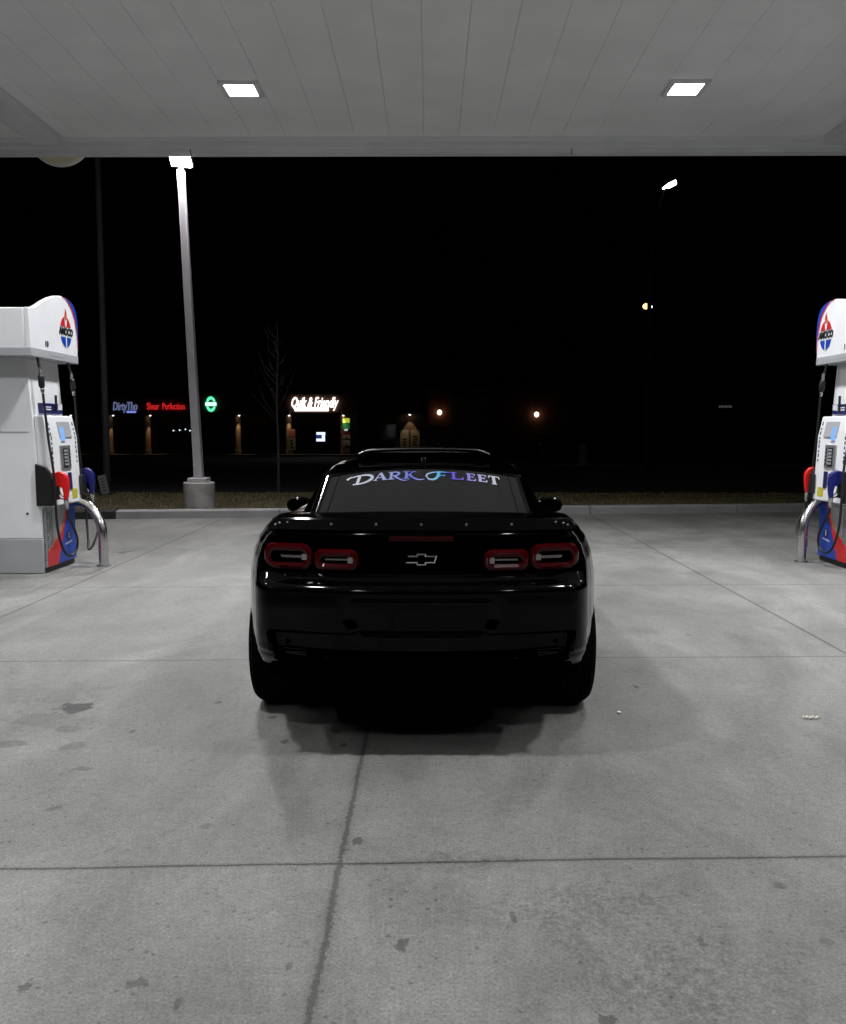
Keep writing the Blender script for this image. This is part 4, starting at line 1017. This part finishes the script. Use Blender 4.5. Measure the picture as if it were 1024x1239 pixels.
poster(502.5, 530.5, .60, 1.12, OY+.36, 'darker poster on the brown wall, right of the pair under the lamp', None, (.38,.33,.28), bars=4)
for px, py, lab in ((532,499,'round white wall light on the orange building nearest the posters'),(649.5,501.5,'round white wall light at the right end of the orange building')):
    q = at(px, py, Y=OY-.2); o = thing('globe_wall_light', lab, 'wall light', q, group='globe lights on the orange building')
    mb = MB(); mb.sphere((0,0,0), (.15,.13,.17), 16); mb.build('globe', emitter('globe_glow', (1,.88,.66), 3.2), o)
    mb = MB(); mb.box((-.06,.12,.02),(.06,.198,.22)); mb.box((-.02,.0,.17),(.02,.13,.20)); mb.build('bracket', M['dark_metal'], o, smooth=False)
# parked pickup
q = at(676, 552, z=-.62); tk = thing('parked_truck', 'dark parked pickup truck facing us by the right end of the orange building', 'truck', (mx(676, Y=50), 50, -.62))
mb = MB(); pf = [(0,.45),(.0,.95),(.15,1.12),(1.25,1.2),(1.27,1.16),(5.2,1.16),(5.2,.45)]
mb.prism(pf, lambda a, b_, d: (d, a, b_), -.95, .95); mb.build('body', M['car_dark'], tk, bevel=.06, seg=3)
mb = MB(); mb.prism([(1.15,1.16),(1.75,1.78),(3.0,1.80),(3.25,1.17)], lambda a, b_, d: (d, a, b_), -.80, .80); cb = mb.build('cab', M['car_dark'], tk, bevel=.06, seg=3)
mb = MB(); mb.add([(-.68,1.22,1.25),(.68,1.22,1.25),(.62,1.66,1.71),(-.62,1.66,1.71)], [(0,1,2,3)]); mb.build('windshield', M['shop_glass'], cb, smooth=False)
mb = MB(); mb.box((-.55,-.02,.62),(.55,0.0-.001,.98)); 
for k in range(4): mb.box((-.54,-.03,.66+k*.08),(.54,-.021,.69+k*.08))
mb.build('grille', M['dark_metal'], tk, smooth=False)
mb = MB(); mb.box((-.97,-.14,.42),(.97,-.002,.60)); mb.build('bumper', M['chrome'], tk, bevel=.03)
for sg in (-1, 1):
    mb = MB(); mb.box((sg*.78-.15,-.03,.72),(sg*.78+.15,-.002,.93)); mb.build('headlight', M['lens_clear'], tk, bevel=.02)
    mb = MB(); mb.box((sg*1.08-.10,1.35,1.22),(sg*1.08+.10,1.42,1.45)); mb.build('side_mirror', M['car_dark'], tk, bevel=.02)
    for wy in (.95, 4.2):
        mb = MB(); mb.lathe([(.30,-.13),(.38,-.11),(.39,0),(.38,.11),(.30,.13)], lambda a, b_, h: (sg*.82+h, wy+a, .39+b_), 28); wt = mb.build('wheel', M['tyre'], tk)
        mb = MB(); mb.lathe([(.22,-.02),(.20,.145)], lambda a, b_, h: (sg*.82+sg*h, wy+a, .39+b_), 20); mb.build('hub', M['steel'], wt)
# pale box
q = at(704.5, 544, Y=48); bx = thing('utility_box', 'pale upright utility box right of the parked truck', 'utility box', (q.x, 48, -.62))
mb = MB(); mb.box((-.22,-.2,.0),(.22,.2,1.15)); mb.build('cabinet', mat('pale_box_paint', (.45,.46,.42), .6, var=.15), bx, bevel=.03)
mb = MB(); mb.box((-.24,-.22,1.152),(.24,.22,1.20)); mb.build('lid', mat('pale_box_lid', (.40,.41,.38), .6), bx, bevel=.01)
# far building with faint sign
q = at(862, 500, Y=85); fb = thing('far_building', 'distant olive walled building barely visible at the right', 'building', (q.x, 85, -.6))
mb = MB(); mb.box((-6,0,0),(3.2,10,3.9)); mb.build('wall', M['olive_wall'], fb, smooth=False)
mb = MB(); mb.box((-6.2,-.2,3.902),(3.4,10.2,4.15)); mb.build('roof', M['dark_metal'], fb, smooth=False)
for k in range(3):
    mb = MB(); mb.box((-5.2+k*1.6,-.03,.8),(-4.2+k*1.6,-.002,2.2)); mb.build('window', M['shop_glass'], fb, smooth=False)
q2 = at(878, 492, Y=84.7); o = thing('faint_sign', 'faint grey lit sign on the distant olive building', 'sign', q2)
mb = MB()
for k in range(7): mb.box((-.65+k*.19,-.04,-.10),(-.65+k*.19+.13,0,.08+.06*(k % 2)))
mb.build('lettering', emitter('faint_letters', (.5,.55,.5), .10), o, smooth=False)
ld = bpy.data.lights.new('l', 'SPOT')
# street lamp light falling on the far kerb
# leaf litter
mb = MB(); c = at(983, 870, z=0)
for k in range(6):
    a = rnd.uniform(0, 6.28); x, y = c.x-.04+k*.016, c.y+rnd.uniform(-.02,.02); w = rnd.uniform(.008,.016)
    mb.add([(x-w,y,.006),(x+rnd.uniform(-.01,.01),y-w*.9,.015),(x+w,y+.006,.008),(x,y+w,.014+rnd.uniform(0,.006))], [(0,1,2),(0,2,3)])
tag(mb.build('dead_leaf', mat('dry_leaf', (.55,.50,.42), .7), smooth=False, recalc=False), 'small pale crumpled dead leaf on the concrete right of the car', 'leaf')
mb = MB(); c = at(749, 863, z=0); mb.sphere((c.x, c.y, .006), (.012,.008,.006), 8)
tag(mb.build('paper_scrap', M['white_print']), 'tiny white scrap on the concrete beside the right rear tyre', 'litter')

# ------------------------------------------------------------------ world, camera
w = bpy.data.worlds.new('World'); S.world = w; w.use_nodes = True
nt = w.node_tree; bg = nt.nodes['Background']
sky = nt.nodes.new('ShaderNodeTexSky'); sky.sky_type = 'NISHITA'; sky.sun_disc = False; sky.sun_elevation = math.radians(-6); sky.sun_rotation = math.radians(200)
nt.links.new(sky.outputs[0], bg.inputs['Color']); bg.inputs['Strength'].default_value = .05
cam = bpy.data.cameras.new('Camera'); co = bpy.data.objects.new('Camera', cam); COL.objects.link(co); S.camera = co
co.location = (0, 0, CH); co.rotation_euler = (PI/2-TH, 0, YAW)
cam.sensor_fit = 'VERTICAL'; cam.sensor_height = 24; cam.lens = 24*F_/1239; cam.clip_start = .05; cam.clip_end = 2000
S.view_settings.view_transform = 'Standard'; S.view_settings.look = 'None'; S.view_settings.exposure = 0; S.view_settings.gamma = 1
S.render.engine = 'CYCLES'
S.cycles.sample_clamp_indirect = 4
S.cycles.max_bounces = 6
